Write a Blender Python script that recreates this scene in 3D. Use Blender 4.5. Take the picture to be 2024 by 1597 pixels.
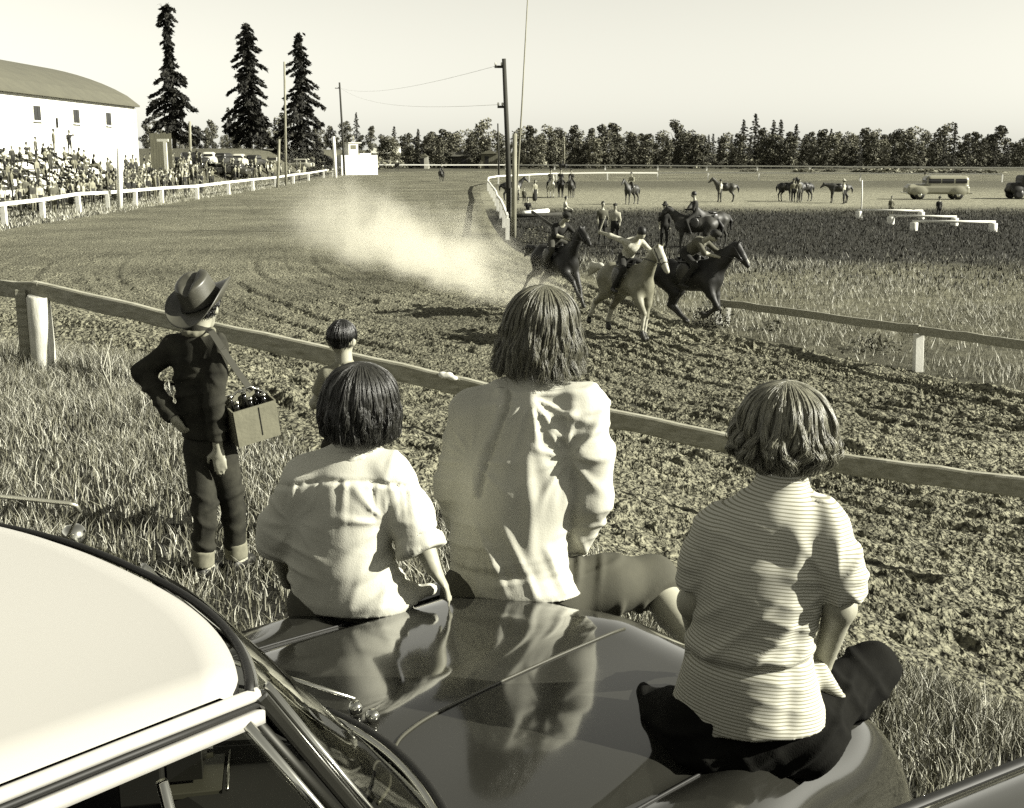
# Spectators on a parked car watching a horse race, 1950s sepia photograph.
import bpy, bmesh, math, random
import numpy as np
from mathutils import Vector, Matrix

for o in list(bpy.data.objects):
    bpy.data.objects.remove(o, do_unlink=True)
SC = bpy.context.scene
COL = SC.collection
rnd = random.Random(11)
RNG = np.random.default_rng(11)

# ------------------------------------------------------------------ camera, sky, sun
CAM_Z = 2.3
PITCH = math.atan(498.0 / 2277.0)
cam_d = bpy.data.cameras.new('camera')
cam_d.sensor_width = 36.0
cam_d.lens = 36.0 * 2277.0 / 2024.0
cam_d.clip_start = 0.05
cam_d.clip_end = 6000.0
cam = bpy.data.objects.new('camera', cam_d)
cam.location = (0, 0, CAM_Z)
cam.rotation_euler = (math.pi / 2 - PITCH, 0, 0)
COL.objects.link(cam)
SC.camera = cam

SUN_AZ = math.radians(100.0)      # clockwise from +Y
SUN_EL = math.radians(27.0)
SUN_DIR = Vector((math.sin(SUN_AZ) * math.cos(SUN_EL), math.cos(SUN_AZ) * math.cos(SUN_EL), math.sin(SUN_EL)))
world = bpy.data.worlds.new('World')
SC.world = world
world.use_nodes = True
wn = world.node_tree.nodes
wl = world.node_tree.links
sky = wn.new('ShaderNodeTexSky')
sky.sky_type = 'NISHITA'
sky.sun_disc = False
sky.sun_elevation = SUN_EL
sky.sun_rotation = SUN_AZ
sky.air_density = 1.0
sky.dust_density = 0.3
sky.ozone_density = 1.0
bw = wn.new('ShaderNodeSeparateColor')      # blue-sensitive film: the sky prints from its blue and green light
tint = wn.new('ShaderNodeMix'); tint.data_type = 'RGBA'; tint.blend_type = 'MULTIPLY'
tint.inputs[0].default_value = 1.0
tint.inputs[7].default_value = (1.0, 0.985, 0.86, 1)
wl.new(sky.outputs[0], bw.inputs[0])
gb = wn.new('ShaderNodeMath'); gb.operation = 'ADD'
gh = wn.new('ShaderNodeMath'); gh.operation = 'MULTIPLY'; gh.inputs[1].default_value = 0.5
wl.new(bw.outputs[1], gb.inputs[0]); wl.new(bw.outputs[2], gb.inputs[1]); wl.new(gb.outputs[0], gh.inputs[0])
wl.new(gh.outputs[0], tint.inputs[6])
wl.new(tint.outputs[2], wn['Background'].inputs[0])
wn['Background'].inputs[1].default_value = 0.053

sun_d = bpy.data.lights.new('sun', 'SUN')
sun_d.energy = 5.0
sun_d.angle = math.radians(0.5)
sun_d.color = (1.0, 0.972, 0.85)
sun = bpy.data.objects.new('sun', sun_d)
sun.rotation_euler = (-SUN_DIR).to_track_quat('-Z', 'Y').to_euler()
sun.location = (30, -10, 30)
COL.objects.link(sun)

SC.render.engine = 'CYCLES'
SC.view_settings.view_transform = 'Standard'
SC.view_settings.look = 'None'
SC.view_settings.exposure = 1.7
SC.view_settings.gamma = 1.0
SC.view_settings.use_curve_mapping = False
SC.cycles.use_denoising = False
SC.cycles.max_bounces = 6
SC.cycles.caustics_reflective = False
SC.cycles.caustics_refractive = False
SC.cycles.sample_clamp_indirect = 3.0
SC.cycles.blur_glossy = 1.0
SC.cycles.volume_bounces = 1
SC.cycles.transparent_max_bounces = 12
SC.cycles.volume_step_rate = 2.0

# ------------------------------------------------------------------ photogrammetry helpers (plan positions from sight lines)
FPX, CX, CY = 2277.0, 1012.0, 798.5
def ray(px, py):
    u = (px - CX) / FPX; v = (py - CY) / FPX
    c, s = math.cos(PITCH), math.sin(PITCH)
    return u, c - v * s, -(s + v * c)
def PT(px, py, Y):
    """point on the sight line of a pixel at ground distance Y"""
    x, y, z = ray(px, py)
    t = Y / y
    return Vector((x * t, Y, CAM_Z + z * t))
def sstep(a, b, x):
    t = np.clip((np.asarray(x, float) - a) / (b - a), 0, 1)
    return t * t * (3 - 2 * t)
def G(x, y):
    """terrain height"""
    x = np.asarray(x, float); y = np.asarray(y, float)
    s = 0.8 * x + 0.35 * y + np.maximum(0, y - 15) * 0.5
    z = -1.5 * sstep(0.8, 7.5, s)
    z = z + 4.3 * sstep(104, 165, y) * sstep(-29, -38, x) * sstep(900, 300, y)
    return z
def Gf(x, y):
    return float(G(x, y))
def GP(px, py):
    x, y, z = ray(px, py)
    t = 3.0
    lo, hi = 0.5, 3000.0
    for _ in range(60):
        m = (lo + hi) / 2
        if CAM_Z + z * m > Gf(x * m, y * m): lo = m
        else: hi = m
    return Vector((x * lo, y * lo, CAM_Z + z * lo))

# ------------------------------------------------------------------ noise
def _h(ix, iy, iz, seed):
    n = (ix.astype(np.int64) * 374761393 + iy.astype(np.int64) * 668265263 + iz.astype(np.int64) * 2147483647 + seed * 144269) & 0xffffffff
    n = ((n ^ (n >> 13)) * 1274126177) & 0xffffffff
    n = (n ^ (n >> 16)) & 0xffffffff
    n = (n * 2246822519) & 0xffffffff
    n = n ^ (n >> 15)
    return (n & 0xffffff) / float(0xffffff)
def vnoise(x, y, z, seed=0):
    x, y, z = np.broadcast_arrays(np.asarray(x, float), np.asarray(y, float), np.asarray(z, float))
    ix, iy, iz = np.floor(x), np.floor(y), np.floor(z)
    fx, fy, fz = x - ix, y - iy, z - iz
    fx = fx * fx * (3 - 2 * fx); fy = fy * fy * (3 - 2 * fy); fz = fz * fz * (3 - 2 * fz)
    r = 0
    for a in (0, 1):
        for b in (0, 1):
            for c in (0, 1):
                w = (fx if a else 1 - fx) * (fy if b else 1 - fy) * (fz if c else 1 - fz)
                r = r + w * _h(ix + a, iy + b, iz + c, seed)
    return r * 2 - 1
def fbm(x, y, z, o=3, seed=0):
    r = 0; a = 1.0; s = 1.0; t = 0
    for i in range(o):
        r = r + a * vnoise(x * s, y * s, z * s, seed + i * 17); t += a
        a *= 0.5; s *= 2.03
    return r / t

# ------------------------------------------------------------------ materials
def tone(g):
    """grey of the sepia print: mid tones are yellower than whites and blacks"""
    g = g * 0.70                # film exposed for the sunlit side
    k = float(np.interp(g / 0.70, [0.0, 0.05, 0.15, 0.4, 0.8], [0.86, 0.76, 0.67, 0.80, 0.92]))
    return (g, g * (0.958 + 0.025 * (k - 0.58) / 0.22), g * k, 1)
MATS = {}
def mat(name, g, rough=0.8, var=0.0, vscale=4.0, bump=0.0, bscale=40.0, spec=0.3, metal=0.0, coat=0.0, g2=None, detail=6.0, stretch=None, sub=0.0, bdist=0.01):
    if name in MATS: return MATS[name]
    m = bpy.data.materials.new(name); m.use_nodes = True
    nt = m.node_tree; N = nt.nodes; L = nt.links
    p = N['Principled BSDF']
    p.inputs['Roughness'].default_value = rough
    p.inputs['Specular IOR Level'].default_value = spec
    p.inputs['Metallic'].default_value = metal
    p.inputs['Coat Weight'].default_value = coat
    p.inputs['Coat Roughness'].default_value = 0.04
    p.inputs['Base Color'].default_value = tone(g)
    tc = N.new('ShaderNodeTexCoord')
    src = tc.outputs['Object']
    if stretch:
        mp = N.new('ShaderNodeMapping'); mp.inputs['Scale'].default_value = stretch
        L.new(src, mp.inputs[0]); src = mp.outputs[0]
    if var > 0 or g2 is not None:
        nz = N.new('ShaderNodeTexNoise'); nz.inputs['Scale'].default_value = vscale
        nz.inputs['Detail'].default_value = detail; nz.inputs['Roughness'].default_value = 0.65
        L.new(src, nz.inputs['Vector'])
        cr = N.new('ShaderNodeValToRGB')
        if g2 is None: a, b = max(0.003, g * (1 - var)), min(0.95, g * (1 + var))
        else: a, b = g, g2
        cr.color_ramp.elements[0].position = 0.3; cr.color_ramp.elements[0].color = tone(a)
        cr.color_ramp.elements[1].position = 0.7; cr.color_ramp.elements[1].color = tone(b)
        L.new(nz.outputs['Fac'], cr.inputs[0]); L.new(cr.outputs[0], p.inputs['Base Color'])
    if bump > 0:
        nb = N.new('ShaderNodeTexNoise'); nb.inputs['Scale'].default_value = bscale
        nb.inputs['Detail'].default_value = 5.0
        L.new(src, nb.inputs['Vector'])
        bp = N.new('ShaderNodeBump'); bp.inputs['Strength'].default_value = bump
        bp.inputs['Distance'].default_value = bdist
        L.new(nb.outputs['Fac'], bp.inputs['Height']); L.new(bp.outputs[0], p.inputs['Normal'])
    MATS[name] = m
    return m

# ------------------------------------------------------------------ mesh helpers
def tag(o, label=None, cat=None, group=None, kind=None):
    if label: o['label'] = label
    if cat: o['category'] = cat
    if group: o['group'] = group
    if kind: o['kind'] = kind
    return o
def link(o, parent=None):
    COL.objects.link(o)
    if parent is not None: o.parent = parent
    return o
def empty(name, loc=(0, 0, 0), rz=0.0, label=None, cat=None, group=None):
    o = bpy.data.objects.new(name, None); o.empty_display_size = 0.2
    o.location = loc; o.rotation_euler = (0, 0, rz)
    link(o); return tag(o, label, cat, group)
def from_arrays(name, verts, faces, mats, smooth=True, mi=None):
    me = bpy.data.meshes.new(name)
    verts = np.asarray(verts, np.float32).reshape(-1, 3)
    faces = np.asarray(faces, np.int32)
    k = faces.shape[1]; n = len(faces)
    me.vertices.add(len(verts)); me.vertices.foreach_set('co', verts.ravel())
    me.loops.add(n * k); me.loops.foreach_set('vertex_index', faces.ravel())
    me.polygons.add(n)
    me.polygons.foreach_set('loop_start', np.arange(0, n * k, k, dtype=np.int32))
    try: me.polygons.foreach_set('loop_total', np.full(n, k, np.int32))
    except Exception: pass
    me.polygons.foreach_set('use_smooth', np.full(n, smooth, bool))
    if not isinstance(mats, (list, tuple)): mats = [mats]
    for m in mats: me.materials.append(m)
    if mi is not None: me.polygons.foreach_set('material_index', np.asarray(mi, np.int32))
    me.update(calc_edges=True); me.validate()
    return me
def obj(name, me, parent=None, loc=None, rz=None):
    o = bpy.data.objects.new(name, me)
    if loc is not None: o.location = loc
    if rz is not None: o.rotation_euler = (0, 0, rz)
    return link(o, parent)

class MB:
    """collects simple solids into one mesh"""
    def __init__(s): s.v = []; s.f = []
    def box(s, c, d, ax=None):
        c = Vector(c); hx, hy, hz = d[0] / 2, d[1] / 2, d[2] / 2
        R = ax if ax is not None else Matrix.Identity(3)
        b = len(s.v)
        for z in (-hz, hz):
            for x, y in ((-hx, -hy), (hx, -hy), (hx, hy), (-hx, hy)):
                s.v.append(c + R @ Vector((x, y, z)))
        for q in ((3, 2, 1, 0), (4, 5, 6, 7), (0, 1, 5, 4), (1, 2, 6, 5), (2, 3, 7, 6), (3, 0, 4, 7)):
            s.f.append([b + i for i in q])
        return s
    def beam(s, a, b_, w, h, up=(0, 0, 1), ext=0.0):
        a = Vector(a); b_ = Vector(b_); d = b_ - a; L = d.length; d.normalize()
        side = d.cross(Vector(up)); side.normalize(); u = side.cross(d)
        R = Matrix((d, -side, u)).transposed()
        return s.box((a + b_) / 2, (L + 2 * ext, w, h), R)
    def tube(s, pts, r, n=8, cap=True):
        pts = [Vector(p) for p in pts]
        rs = r if isinstance(r, (list, tuple)) else [r] * len(pts)
        b = len(s.v); ref = None
        for i, p in enumerate(pts):
            d = (pts[min(i + 1, len(pts) - 1)] - pts[max(i - 1, 0)]).normalized()
            if ref is None:
                ref = d.cross(Vector((0, 0, 1)) if abs(d.z) < 0.9 else Vector((1, 0, 0))).normalized()
            ref = (ref - d * ref.dot(d)).normalized(); o2 = d.cross(ref)
            for k in range(n):
                a = 2 * math.pi * k / n
                s.v.append(p + (ref * math.cos(a) + o2 * math.sin(a)) * rs[i])
        for i in range(len(pts) - 1):
            for k in range(n):
                k2 = (k + 1) % n
                s.f.append([b + i * n + k, b + i * n + k2, b + (i + 1) * n + k2, b + (i + 1) * n + k])
        if cap:
            s.f.append([b + k for k in range(n)][::-1]); e = b + (len(pts) - 1) * n
            s.f.append([e + k for k in range(n)])
        return s
    def poly(s, pts):
        b = len(s.v); s.v += [Vector(p) for p in pts]; s.f.append(list(range(b, b + len(pts)))); return s
    def prism(s, pts, ext):
        """extrude polygon pts by vector ext"""
        ext = Vector(ext); b = len(s.v); n = len(pts)
        s.v += [Vector(p) for p in pts] + [Vector(p) + ext for p in pts]
        s.f.append(list(range(b, b + n))); s.f.append(list(range(b + 2 * n - 1, b + n - 1, -1)))
        for i in range(n):
            j = (i + 1) % n
            s.f.append([b + i, b + n + i, b + n + j, b + j])
        return s
    def lathe(s, prof, c=(0, 0, 0), n=16, ax=None):
        R = ax if ax is not None else Matrix.Identity(3); c = Vector(c); b = len(s.v)
        for r, z in prof:
            for k in range(n):
                a = 2 * math.pi * k / n
                s.v.append(c + R @ Vector((r * math.cos(a), r * math.sin(a), z)))
        for i in range(len(prof) - 1):
            for k in range(n):
                k2 = (k + 1) % n
                s.f.append([b + i * n + k, b + i * n + k2, b + (i + 1) * n + k2, b + (i + 1) * n + k])
        s.f.append([b + k for k in range(n)][::-1]); e = b + (len(prof) - 1) * n
        s.f.append([e + k for k in range(n)])
        return s
    def mesh(s, name, m, smooth=False, bevel=0.0):
        me = bpy.data.meshes.new(name)
        me.from_pydata([tuple(v) for v in s.v], [], s.f)
        for mm in (m if isinstance(m, (list, tuple)) else [m]): me.materials.append(mm)
        bm = bmesh.new(); bm.from_mesh(me)
        bmesh.ops.recalc_face_normals(bm, faces=bm.faces)
        if bevel > 0:
            es = [e for e in bm.edges if len(e.link_faces) == 2 and e.calc_face_angle(0) > 0.6]
            bmesh.ops.bevel(bm, geom=es, offset=bevel, segments=2, affect='EDGES', profile=0.5)
        bm.to_mesh(me); bm.free()
        for p in me.polygons: p.use_smooth = smooth
        return me
    def build(s, name, m, parent=None, smooth=False, bevel=0.0):
        return obj(name, s.mesh(name, m, smooth, bevel), parent)

# ------------------------------------------------------------------ implicit bodies: smooth-blended tapered limbs -> one continuous surface
def A3(p): return np.array([p[0], p[1], p[2]], float)
class SDF:
    def __init__(s, k=0.03): s.p = []; s.k = k
    def cone(s, a, b, ra, rb, flat=None, mi=0, k=None, cutb=False, cuta=False):
        """tapered limb; flat=(axis, factor>1) squeezes it along axis; cut = flat end"""
        s.p.append(('c', A3(a), A3(b), ra, rb, flat, mi, s.k if k is None else k, cutb, cuta)); return s
    def chain(s, pts, rs, mi=0, flat=None, k=None):
        for i in range(len(pts) - 1): s.cone(pts[i], pts[i + 1], rs[i], rs[i + 1], flat, mi, k)
        return s
    def ell(s, c, r, R=None, mi=0, k=None):
        R = np.eye(3) if R is None else np.array(R, float)
        s.p.append(('e', A3(c), np.array(r, float), R, mi, s.k if k is None else k)); return s
    def box(s, c, h, r, R=None, mi=0, k=None):
        R = np.eye(3) if R is None else np.array(R, float)
        s.p.append(('b', A3(c), np.array(h, float), r, R, mi, s.k if k is None else k)); return s
    @staticmethod
    def dist(q, P):
        if q[0] == 'c':
            _, a, b, ra, rb, flat, mi, k, cb, ca = q
            X = P - a; ba = b - a
            if flat is not None:
                n = np.array(flat[0], float); n /= np.linalg.norm(n)
                X = X + (flat[1] - 1) * (X @ n)[..., None] * n
                ba = ba + (flat[1] - 1) * (ba @ n) * n
            l2 = max(ba @ ba, 1e-9)
            t = np.clip((X @ ba) / l2, 0, 1)
            d = np.linalg.norm(X - t[..., None] * ba, axis=-1) - (ra + t * (rb - ra))
            if cb or ca:
                u = (b - a) / max(np.linalg.norm(b - a), 1e-9)
                if cb: d = np.maximum(d, (P - b) @ u)
                if ca: d = np.maximum(d, (a - P) @ u)
            return d
        if q[0] == 'e':
            X = (P - q[1]) @ q[3]
            k0 = np.linalg.norm(X / q[2], axis=-1); k1 = np.linalg.norm(X / (q[2] ** 2), axis=-1)
            return k0 * (k0 - 1) / np.maximum(k1, 1e-9)
        X = np.abs((P - q[1]) @ q[4]) - (q[2] - q[3])
        return np.linalg.norm(np.maximum(X, 0), axis=-1) + np.minimum(X.max(axis=-1), 0) - q[3]
    @staticmethod
    def bounds(q):
        if q[0] == 'c':
            r = max(q[3], q[4]); return np.minimum(q[1], q[2]) - r, np.maximum(q[1], q[2]) + r
        if q[0] == 'e':
            r = q[2].max(); return q[1] - r, q[1] + r
        r = np.linalg.norm(q[2]); return q[1] - r, q[1] + r
    def arrays(s, res, planes=(), disp=None, relax=1):
        bs = [s.bounds(q) for q in s.p]
        lo = np.min([b[0] for b in bs], 0) - 3 * res; hi = np.max([b[1] for b in bs], 0) + 3 * res
        n = np.ceil((hi - lo) / res).astype(int) + 1
        F = np.full(n, 0.15, float)
        ax = [lo[i] + np.arange(n[i]) * res for i in range(3)]
        for q, b in zip(s.p, bs):
            k = q[5] if q[0] == 'e' else (q[6] if q[0] == 'b' else q[7])
            m = k + 3 * res
            i0 = np.maximum(np.floor((b[0] - m - lo) / res).astype(int), 0)
            i1 = np.minimum(np.ceil((b[1] + m - lo) / res).astype(int) + 1, n)
            sl = tuple(slice(i0[i], i1[i]) for i in range(3))
            P = np.stack(np.meshgrid(ax[0][sl[0]], ax[1][sl[1]], ax[2][sl[2]], indexing='ij'), -1)
            d = s.dist(q, P); f = F[sl]
            if k > 0:
                h = np.maximum(k - np.abs(f - d), 0) / k
                F[sl] = np.minimum(f, d) - h * h * k * 0.25
            else: F[sl] = np.minimum(f, d)
        if planes:
            P = np.stack(np.meshgrid(*ax, indexing='ij'), -1)
            for c, nn in planes:
                F = np.maximum(F, (P - A3(c)) @ (A3(nn) / np.linalg.norm(A3(nn))))
        V, Q = surface_nets(F, lo, res)
        for _ in range(relax): V = relax_mesh(V, Q, 0.5)
        if disp is not None:
            Nn = vnormals(V, Q); V = V + Nn * disp(V, Nn)[:, None]
        return V, Q
    def mat_index(s, V, Q):
        C = V[Q].mean(1)
        best = np.full(len(C), 1e9); mi = np.zeros(len(C), int)
        for q in s.p:
            d = s.dist(q, C); m_ = q[4] if q[0] == 'e' else (q[5] if q[0] == 'b' else q[6])
            w = d < best; best[w] = d[w]; mi[w] = m_
        return mi
    def mesh(s, name, res, mats, planes=(), disp=None, relax=1):
        V, Q = s.arrays(res, planes, disp, relax)
        mi = s.mat_index(V, Q) if isinstance(mats, (list, tuple)) and len(mats) > 1 else None
        return from_arrays(name, V, Q, mats, True, mi)
def vnormals(V, Q):
    n = np.cross(V[Q[:, 2]] - V[Q[:, 0]], V[Q[:, 3]] - V[Q[:, 1]])
    N = np.zeros_like(V)
    for i in range(4): np.add.at(N, Q[:, i], n)
    return N / np.maximum(np.linalg.norm(N, axis=1), 1e-12)[:, None]
def relax_mesh(V, Q, f):
    S = np.zeros_like(V); c = np.zeros(len(V))
    for i in range(4):
        np.add.at(S, Q[:, i], V[Q[:, (i + 1) % 4]] + V[Q[:, (i + 3) % 4]]); np.add.at(c, Q[:, i], 2)
    return V + f * (S / np.maximum(c, 1)[:, None] - V)
def surface_nets(F, lo, res):
    ins = F < 0
    c = np.zeros(tuple(np.array(F.shape) - 1), np.int8)
    for a in (0, 1):
        for b in (0, 1):
            for d in (0, 1):
                c += ins[a:F.shape[0] - 1 + a, b:F.shape[1] - 1 + b, d:F.shape[2] - 1 + d]
    act = (c > 0) & (c < 8)
    idx = np.full(act.shape, -1, np.int64)
    I = np.argwhere(act); idx[act] = np.arange(len(I))
    S = np.zeros((len(I), 3)); cnt = np.zeros(len(I))
    cor = [(a, b, d) for a in (0, 1) for b in (0, 1) for d in (0, 1)]
    for p in cor:
        for ax in range(3):
            if p[ax] == 1: continue
            q = list(p); q[ax] = 1
            fa = F[I[:, 0] + p[0], I[:, 1] + p[1], I[:, 2] + p[2]]
            fb = F[I[:, 0] + q[0], I[:, 1] + q[1], I[:, 2] + q[2]]
            w = (fa < 0) != (fb < 0)
            t = np.where(w, fa / np.where(w, fa - fb, 1), 0)
            pos = np.array(p, float)[None] + np.eye(3)[ax][None] * t[:, None]
            S[w] += pos[w]; cnt[w] += 1
    V = lo + (I + S / np.maximum(cnt, 1)[:, None]) * res
    Qs = []
    for ax in range(3):
        o1, o2 = (ax + 1) % 3, (ax + 2) % 3
        sa = [slice(None)] * 3; sb = [slice(None)] * 3
        sa[ax] = slice(0, -1); sb[ax] = slice(1, None)
        cr = ins[tuple(sa)] != ins[tuple(sb)]
        E = np.argwhere(cr)
        E = E[(E[:, o1] > 0) & (E[:, o2] > 0) & (E[:, o1] < F.shape[o1] - 1) & (E[:, o2] < F.shape[o2] - 1)]
        if not len(E): continue
        def cell(d1, d2):
            e = E.copy(); e[:, o1] += d1; e[:, o2] += d2
            return idx[e[:, 0], e[:, 1], e[:, 2]]
        q = np.stack([cell(-1, -1), cell(0, -1), cell(0, 0), cell(-1, 0)], 1)
        fl = ~ins[E[:, 0], E[:, 1], E[:, 2]]
        q[fl] = q[fl][:, ::-1]
        Qs.append(q)
    return V, np.concatenate(Qs)
# ================================================================== GROUND, TRACK
def ground_material():
    m = bpy.data.materials.new('field_turf'); m.use_nodes = True
    N = m.node_tree.nodes; L = m.node_tree.links; p = N['Principled BSDF']
    p.inputs['Roughness'].default_value = 0.95; p.inputs['Specular IOR Level'].default_value = 0.1
    g = N.new('ShaderNodeNewGeometry')
    sp = N.new('ShaderNodeSeparateXYZ'); L.new(g.outputs['Position'], sp.inputs[0])
    n1 = N.new('ShaderNodeTexNoise'); n1.inputs['Scale'].default_value = 0.13; n1.inputs['Detail'].default_value = 6
    L.new(g.outputs['Position'], n1.inputs['Vector'])
    # which sward grows where: distance across the infield, wandering edges
    sh = N.new('ShaderNodeMath'); sh.operation = 'MULTIPLY_ADD'; sh.inputs[1].default_value = -0.55; 
    L.new(sp.outputs['X'], sh.inputs[0]); L.new(sp.outputs['Y'], sh.inputs[2])
    wob = N.new('ShaderNodeMath'); wob.operation = 'MULTIPLY_ADD'; wob.inputs[1].default_value = 14.0
    L.new(n1.outputs['Fac'], wob.inputs[0]); L.new(sp.outputs['Y'], wob.inputs[2])
    mr = N.new('ShaderNodeMapRange'); mr.inputs[1].default_value = 7.0; mr.inputs[2].default_value = 207.0
    L.new(wob.outputs[0], mr.inputs[0])
    cr = N.new('ShaderNodeValToRGB')
    st = [(0.0, .03), (0.06, .04), (0.13, .13), (0.175, .17), (0.205, .035), (0.35, .03), (0.375, .07), (0.43, .26), (0.55, .24), (0.66, .11), (0.8, .10), (1.0, .095)]
    e = cr.color_ramp.elements
    e[0].position, e[0].color = st[0][0], tone(st[0][1])
    e[1].position, e[1].color = st[-1][0], tone(st[-1][1])
    for a, b in st[1:-1]:
        x = e.new(a); x.color = tone(b)
    L.new(mr.outputs[0], cr.inputs[0])
    n2 = N.new('ShaderNodeTexNoise'); n2.inputs['Scale'].default_value = 2.2; n2.inputs['Detail'].default_value = 8; n2.inputs['Roughness'].default_value = 0.75
    L.new(g.outputs['Position'], n2.inputs['Vector'])
    r2 = N.new('ShaderNodeMapRange'); r2.inputs[1].default_value = 0.3; r2.inputs[2].default_value = 0.7; r2.inputs[3].default_value = 0.45; r2.inputs[4].default_value = 1.5
    L.new(n2.outputs['Fac'], r2.inputs[0])
    mx = N.new('ShaderNodeMix'); mx.data_type = 'RGBA'; mx.blend_type = 'MULTIPLY'; mx.inputs[0].default_value = 1
    L.new(cr.outputs[0], mx.inputs[6]); L.new(r2.outputs[0], mx.inputs[7]); L.new(mx.outputs[2], p.inputs['Base Color'])
    n3 = N.new('ShaderNodeTexNoise'); n3.inputs['Scale'].default_value = 5.0; n3.inputs['Detail'].default_value = 9; n3.inputs['Roughness'].default_value = 0.7
    L.new(g.outputs['Position'], n3.inputs['Vector'])
    bp = N.new('ShaderNodeBump'); bp.inputs['Strength'].default_value = 0.9; bp.inputs['Distance'].default_value = 0.12
    L.new(n3.outputs['Fac'], bp.inputs['Height']); L.new(bp.outputs[0], p.inputs['Normal'])
    return m
def dirt_material():
    m = bpy.data.materials.new('track_dirt'); m.use_nodes = True
    N = m.node_tree.nodes; L = m.node_tree.links; p = N['Principled BSDF']
    p.inputs['Roughness'].default_value = 0.95; p.inputs['Specular IOR Level'].default_value = 0.1
    g = N.new('ShaderNodeNewGeometry')
    def noise(s, d, r=0.6):
        n = N.new('ShaderNodeTexNoise'); n.inputs['Scale'].default_value = s; n.inputs['Detail'].default_value = d; n.inputs['Roughness'].default_value = r
        L.new(g.outputs['Position'], n.inputs['Vector']); return n
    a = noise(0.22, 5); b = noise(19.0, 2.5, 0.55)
    cr = N.new('ShaderNodeValToRGB')
    cr.color_ramp.elements[0].position = 0.32; cr.color_ramp.elements[0].color = tone(0.115)
    cr.color_ramp.elements[1].position = 0.7; cr.color_ramp.elements[1].color = tone(0.22)
    L.new(a.outputs['Fac'], cr.inputs[0])
    r2 = N.new('ShaderNodeMapRange'); r2.inputs[1].default_value = 0.38; r2.inputs[2].default_value = 0.6; r2.inputs[3].default_value = 0.33; r2.inputs[4].default_value = 1.5  # dark flecks: shadows of small clods painted into the dirt colour
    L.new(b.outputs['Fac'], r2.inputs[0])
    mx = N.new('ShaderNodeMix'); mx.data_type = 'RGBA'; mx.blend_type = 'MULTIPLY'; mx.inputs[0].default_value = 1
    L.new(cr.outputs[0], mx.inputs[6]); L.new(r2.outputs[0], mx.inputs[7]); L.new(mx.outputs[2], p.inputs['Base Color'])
    c = noise(15.0, 2.5, 0.5)
    bp = N.new('ShaderNodeBump'); bp.inputs['Strength'].default_value = 1.0; bp.inputs['Distance'].default_value = 0.14
    L.new(c.outputs['Fac'], bp.inputs['Height']); L.new(bp.outputs[0], p.inputs['Normal'])
    return m
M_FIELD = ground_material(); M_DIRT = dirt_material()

def grid_mesh(name, X, Y, Z, m, smooth=True):
    h, w = X.shape
    V = np.stack([X, Y, Z], -1).reshape(-1, 3)
    i = np.arange(h * w).reshape(h, w)
    Q = np.stack([i[:-1, :-1], i[:-1, 1:], i[1:, 1:], i[1:, :-1]], -1).reshape(-1, 4)
    return from_arrays(name, V, Q, m, smooth)
xs = 2 * np.sinh(np.linspace(-7.6, 7.6, 221)); ys = 6 + 4 * np.sinh(np.linspace(-2.4, 7.4, 190))
X, Y = np.meshgrid(xs, ys)
Z = G(X, Y) + 0.03 * fbm(X * 0.7, Y * 0.7, 0, 3, 5) * (Y < 60)
tag(obj('ground', grid_mesh('ground', X, Y, Z, M_FIELD)), 'dry rough grass field around the race track', None, None, 'structure')

# race track: loft between outer and inner edge
TP = [((22, -2), (22, 6)), ((10, 3.2), (12.5, 13.0)), ((5, 4.7), (8.2, 18.4)), ((1.5, 6.7), (6.2, 21.6)), ((-1.5, 8.6), (4.6, 24.4)),
      ((-4.2, 12.2), (3.2, 30)), ((-12, 17), (1.5, 39)), ((-20, 29), (-.1, 48)), ((-24, 44), (-1.2, 65)), ((-25.5, 62), (-2, 85)),
      ((-26, 115), (-2.9, 118)), ((-28, 175), (0, 150)), ((-24, 225), (14, 156)), ((-5, 240), (34, 158)), ((40, 240), (60, 158)), ((150, 235), (160, 156))]
def crom(P, t):
    P = np.array(P, float); i = np.clip(np.floor(t).astype(int), 0, len(P) - 2); f = (t - i)[:, None]
    g = lambda k: P[np.clip(k, 0, len(P) - 1)]
    p0, p1, p2, p3 = g(i - 1), g(i), g(i + 1), g(i + 2)
    return 0.5 * (2 * p1 + (p2 - p0) * f + (2 * p0 - 5 * p1 + 4 * p2 - p3) * f ** 2 + (3 * p1 - p0 - 3 * p2 + p3) * f ** 3)
TT = np.concatenate([np.linspace(0, 1, 60, endpoint=False), np.linspace(1, 6, 460, endpoint=False), np.linspace(6, 9, 160, endpoint=False), np.linspace(9, 15, 90)])
TO = crom([a for a, b in TP], TT); TI = crom([b for a, b in TP], TT)
cs = np.linspace(0, 1, 290)
X = TO[:, 0:1] * (1 - cs) + TI[:, 0:1] * cs; Y = TO[:, 1:2] * (1 - cs) + TI[:, 1:2] * cs
far = sstep(60, 25, Y)
edge = np.minimum(cs, 1 - cs)[None, :] * np.linalg.norm(TO - TI, axis=1)[:, None]
edge = edge + 0.5 * fbm(X * 0.9, Y * 0.9, 0, 3, 9) * far
clod = fbm(X * 8.5, Y * 8.5, 0, 3, 21) * (0.55 + 0.8 * sstep(-.3, .4, fbm(X * .45, Y * .45, 2, 2, 22)))
clod2 = np.abs(fbm(X * 2.3, Y * 2.3, 0, 2, 33))
ruts = vnoise(X * 0.35 + Y * 0.2, Y * 2.2 + 0.35 * X, 3.0, 44)
H = 0.09 * np.maximum(clod, -0.10) + 0.06 * (0.3 - clod2) + 0.04 * ruts * sstep(10, 14, Y)
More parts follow.
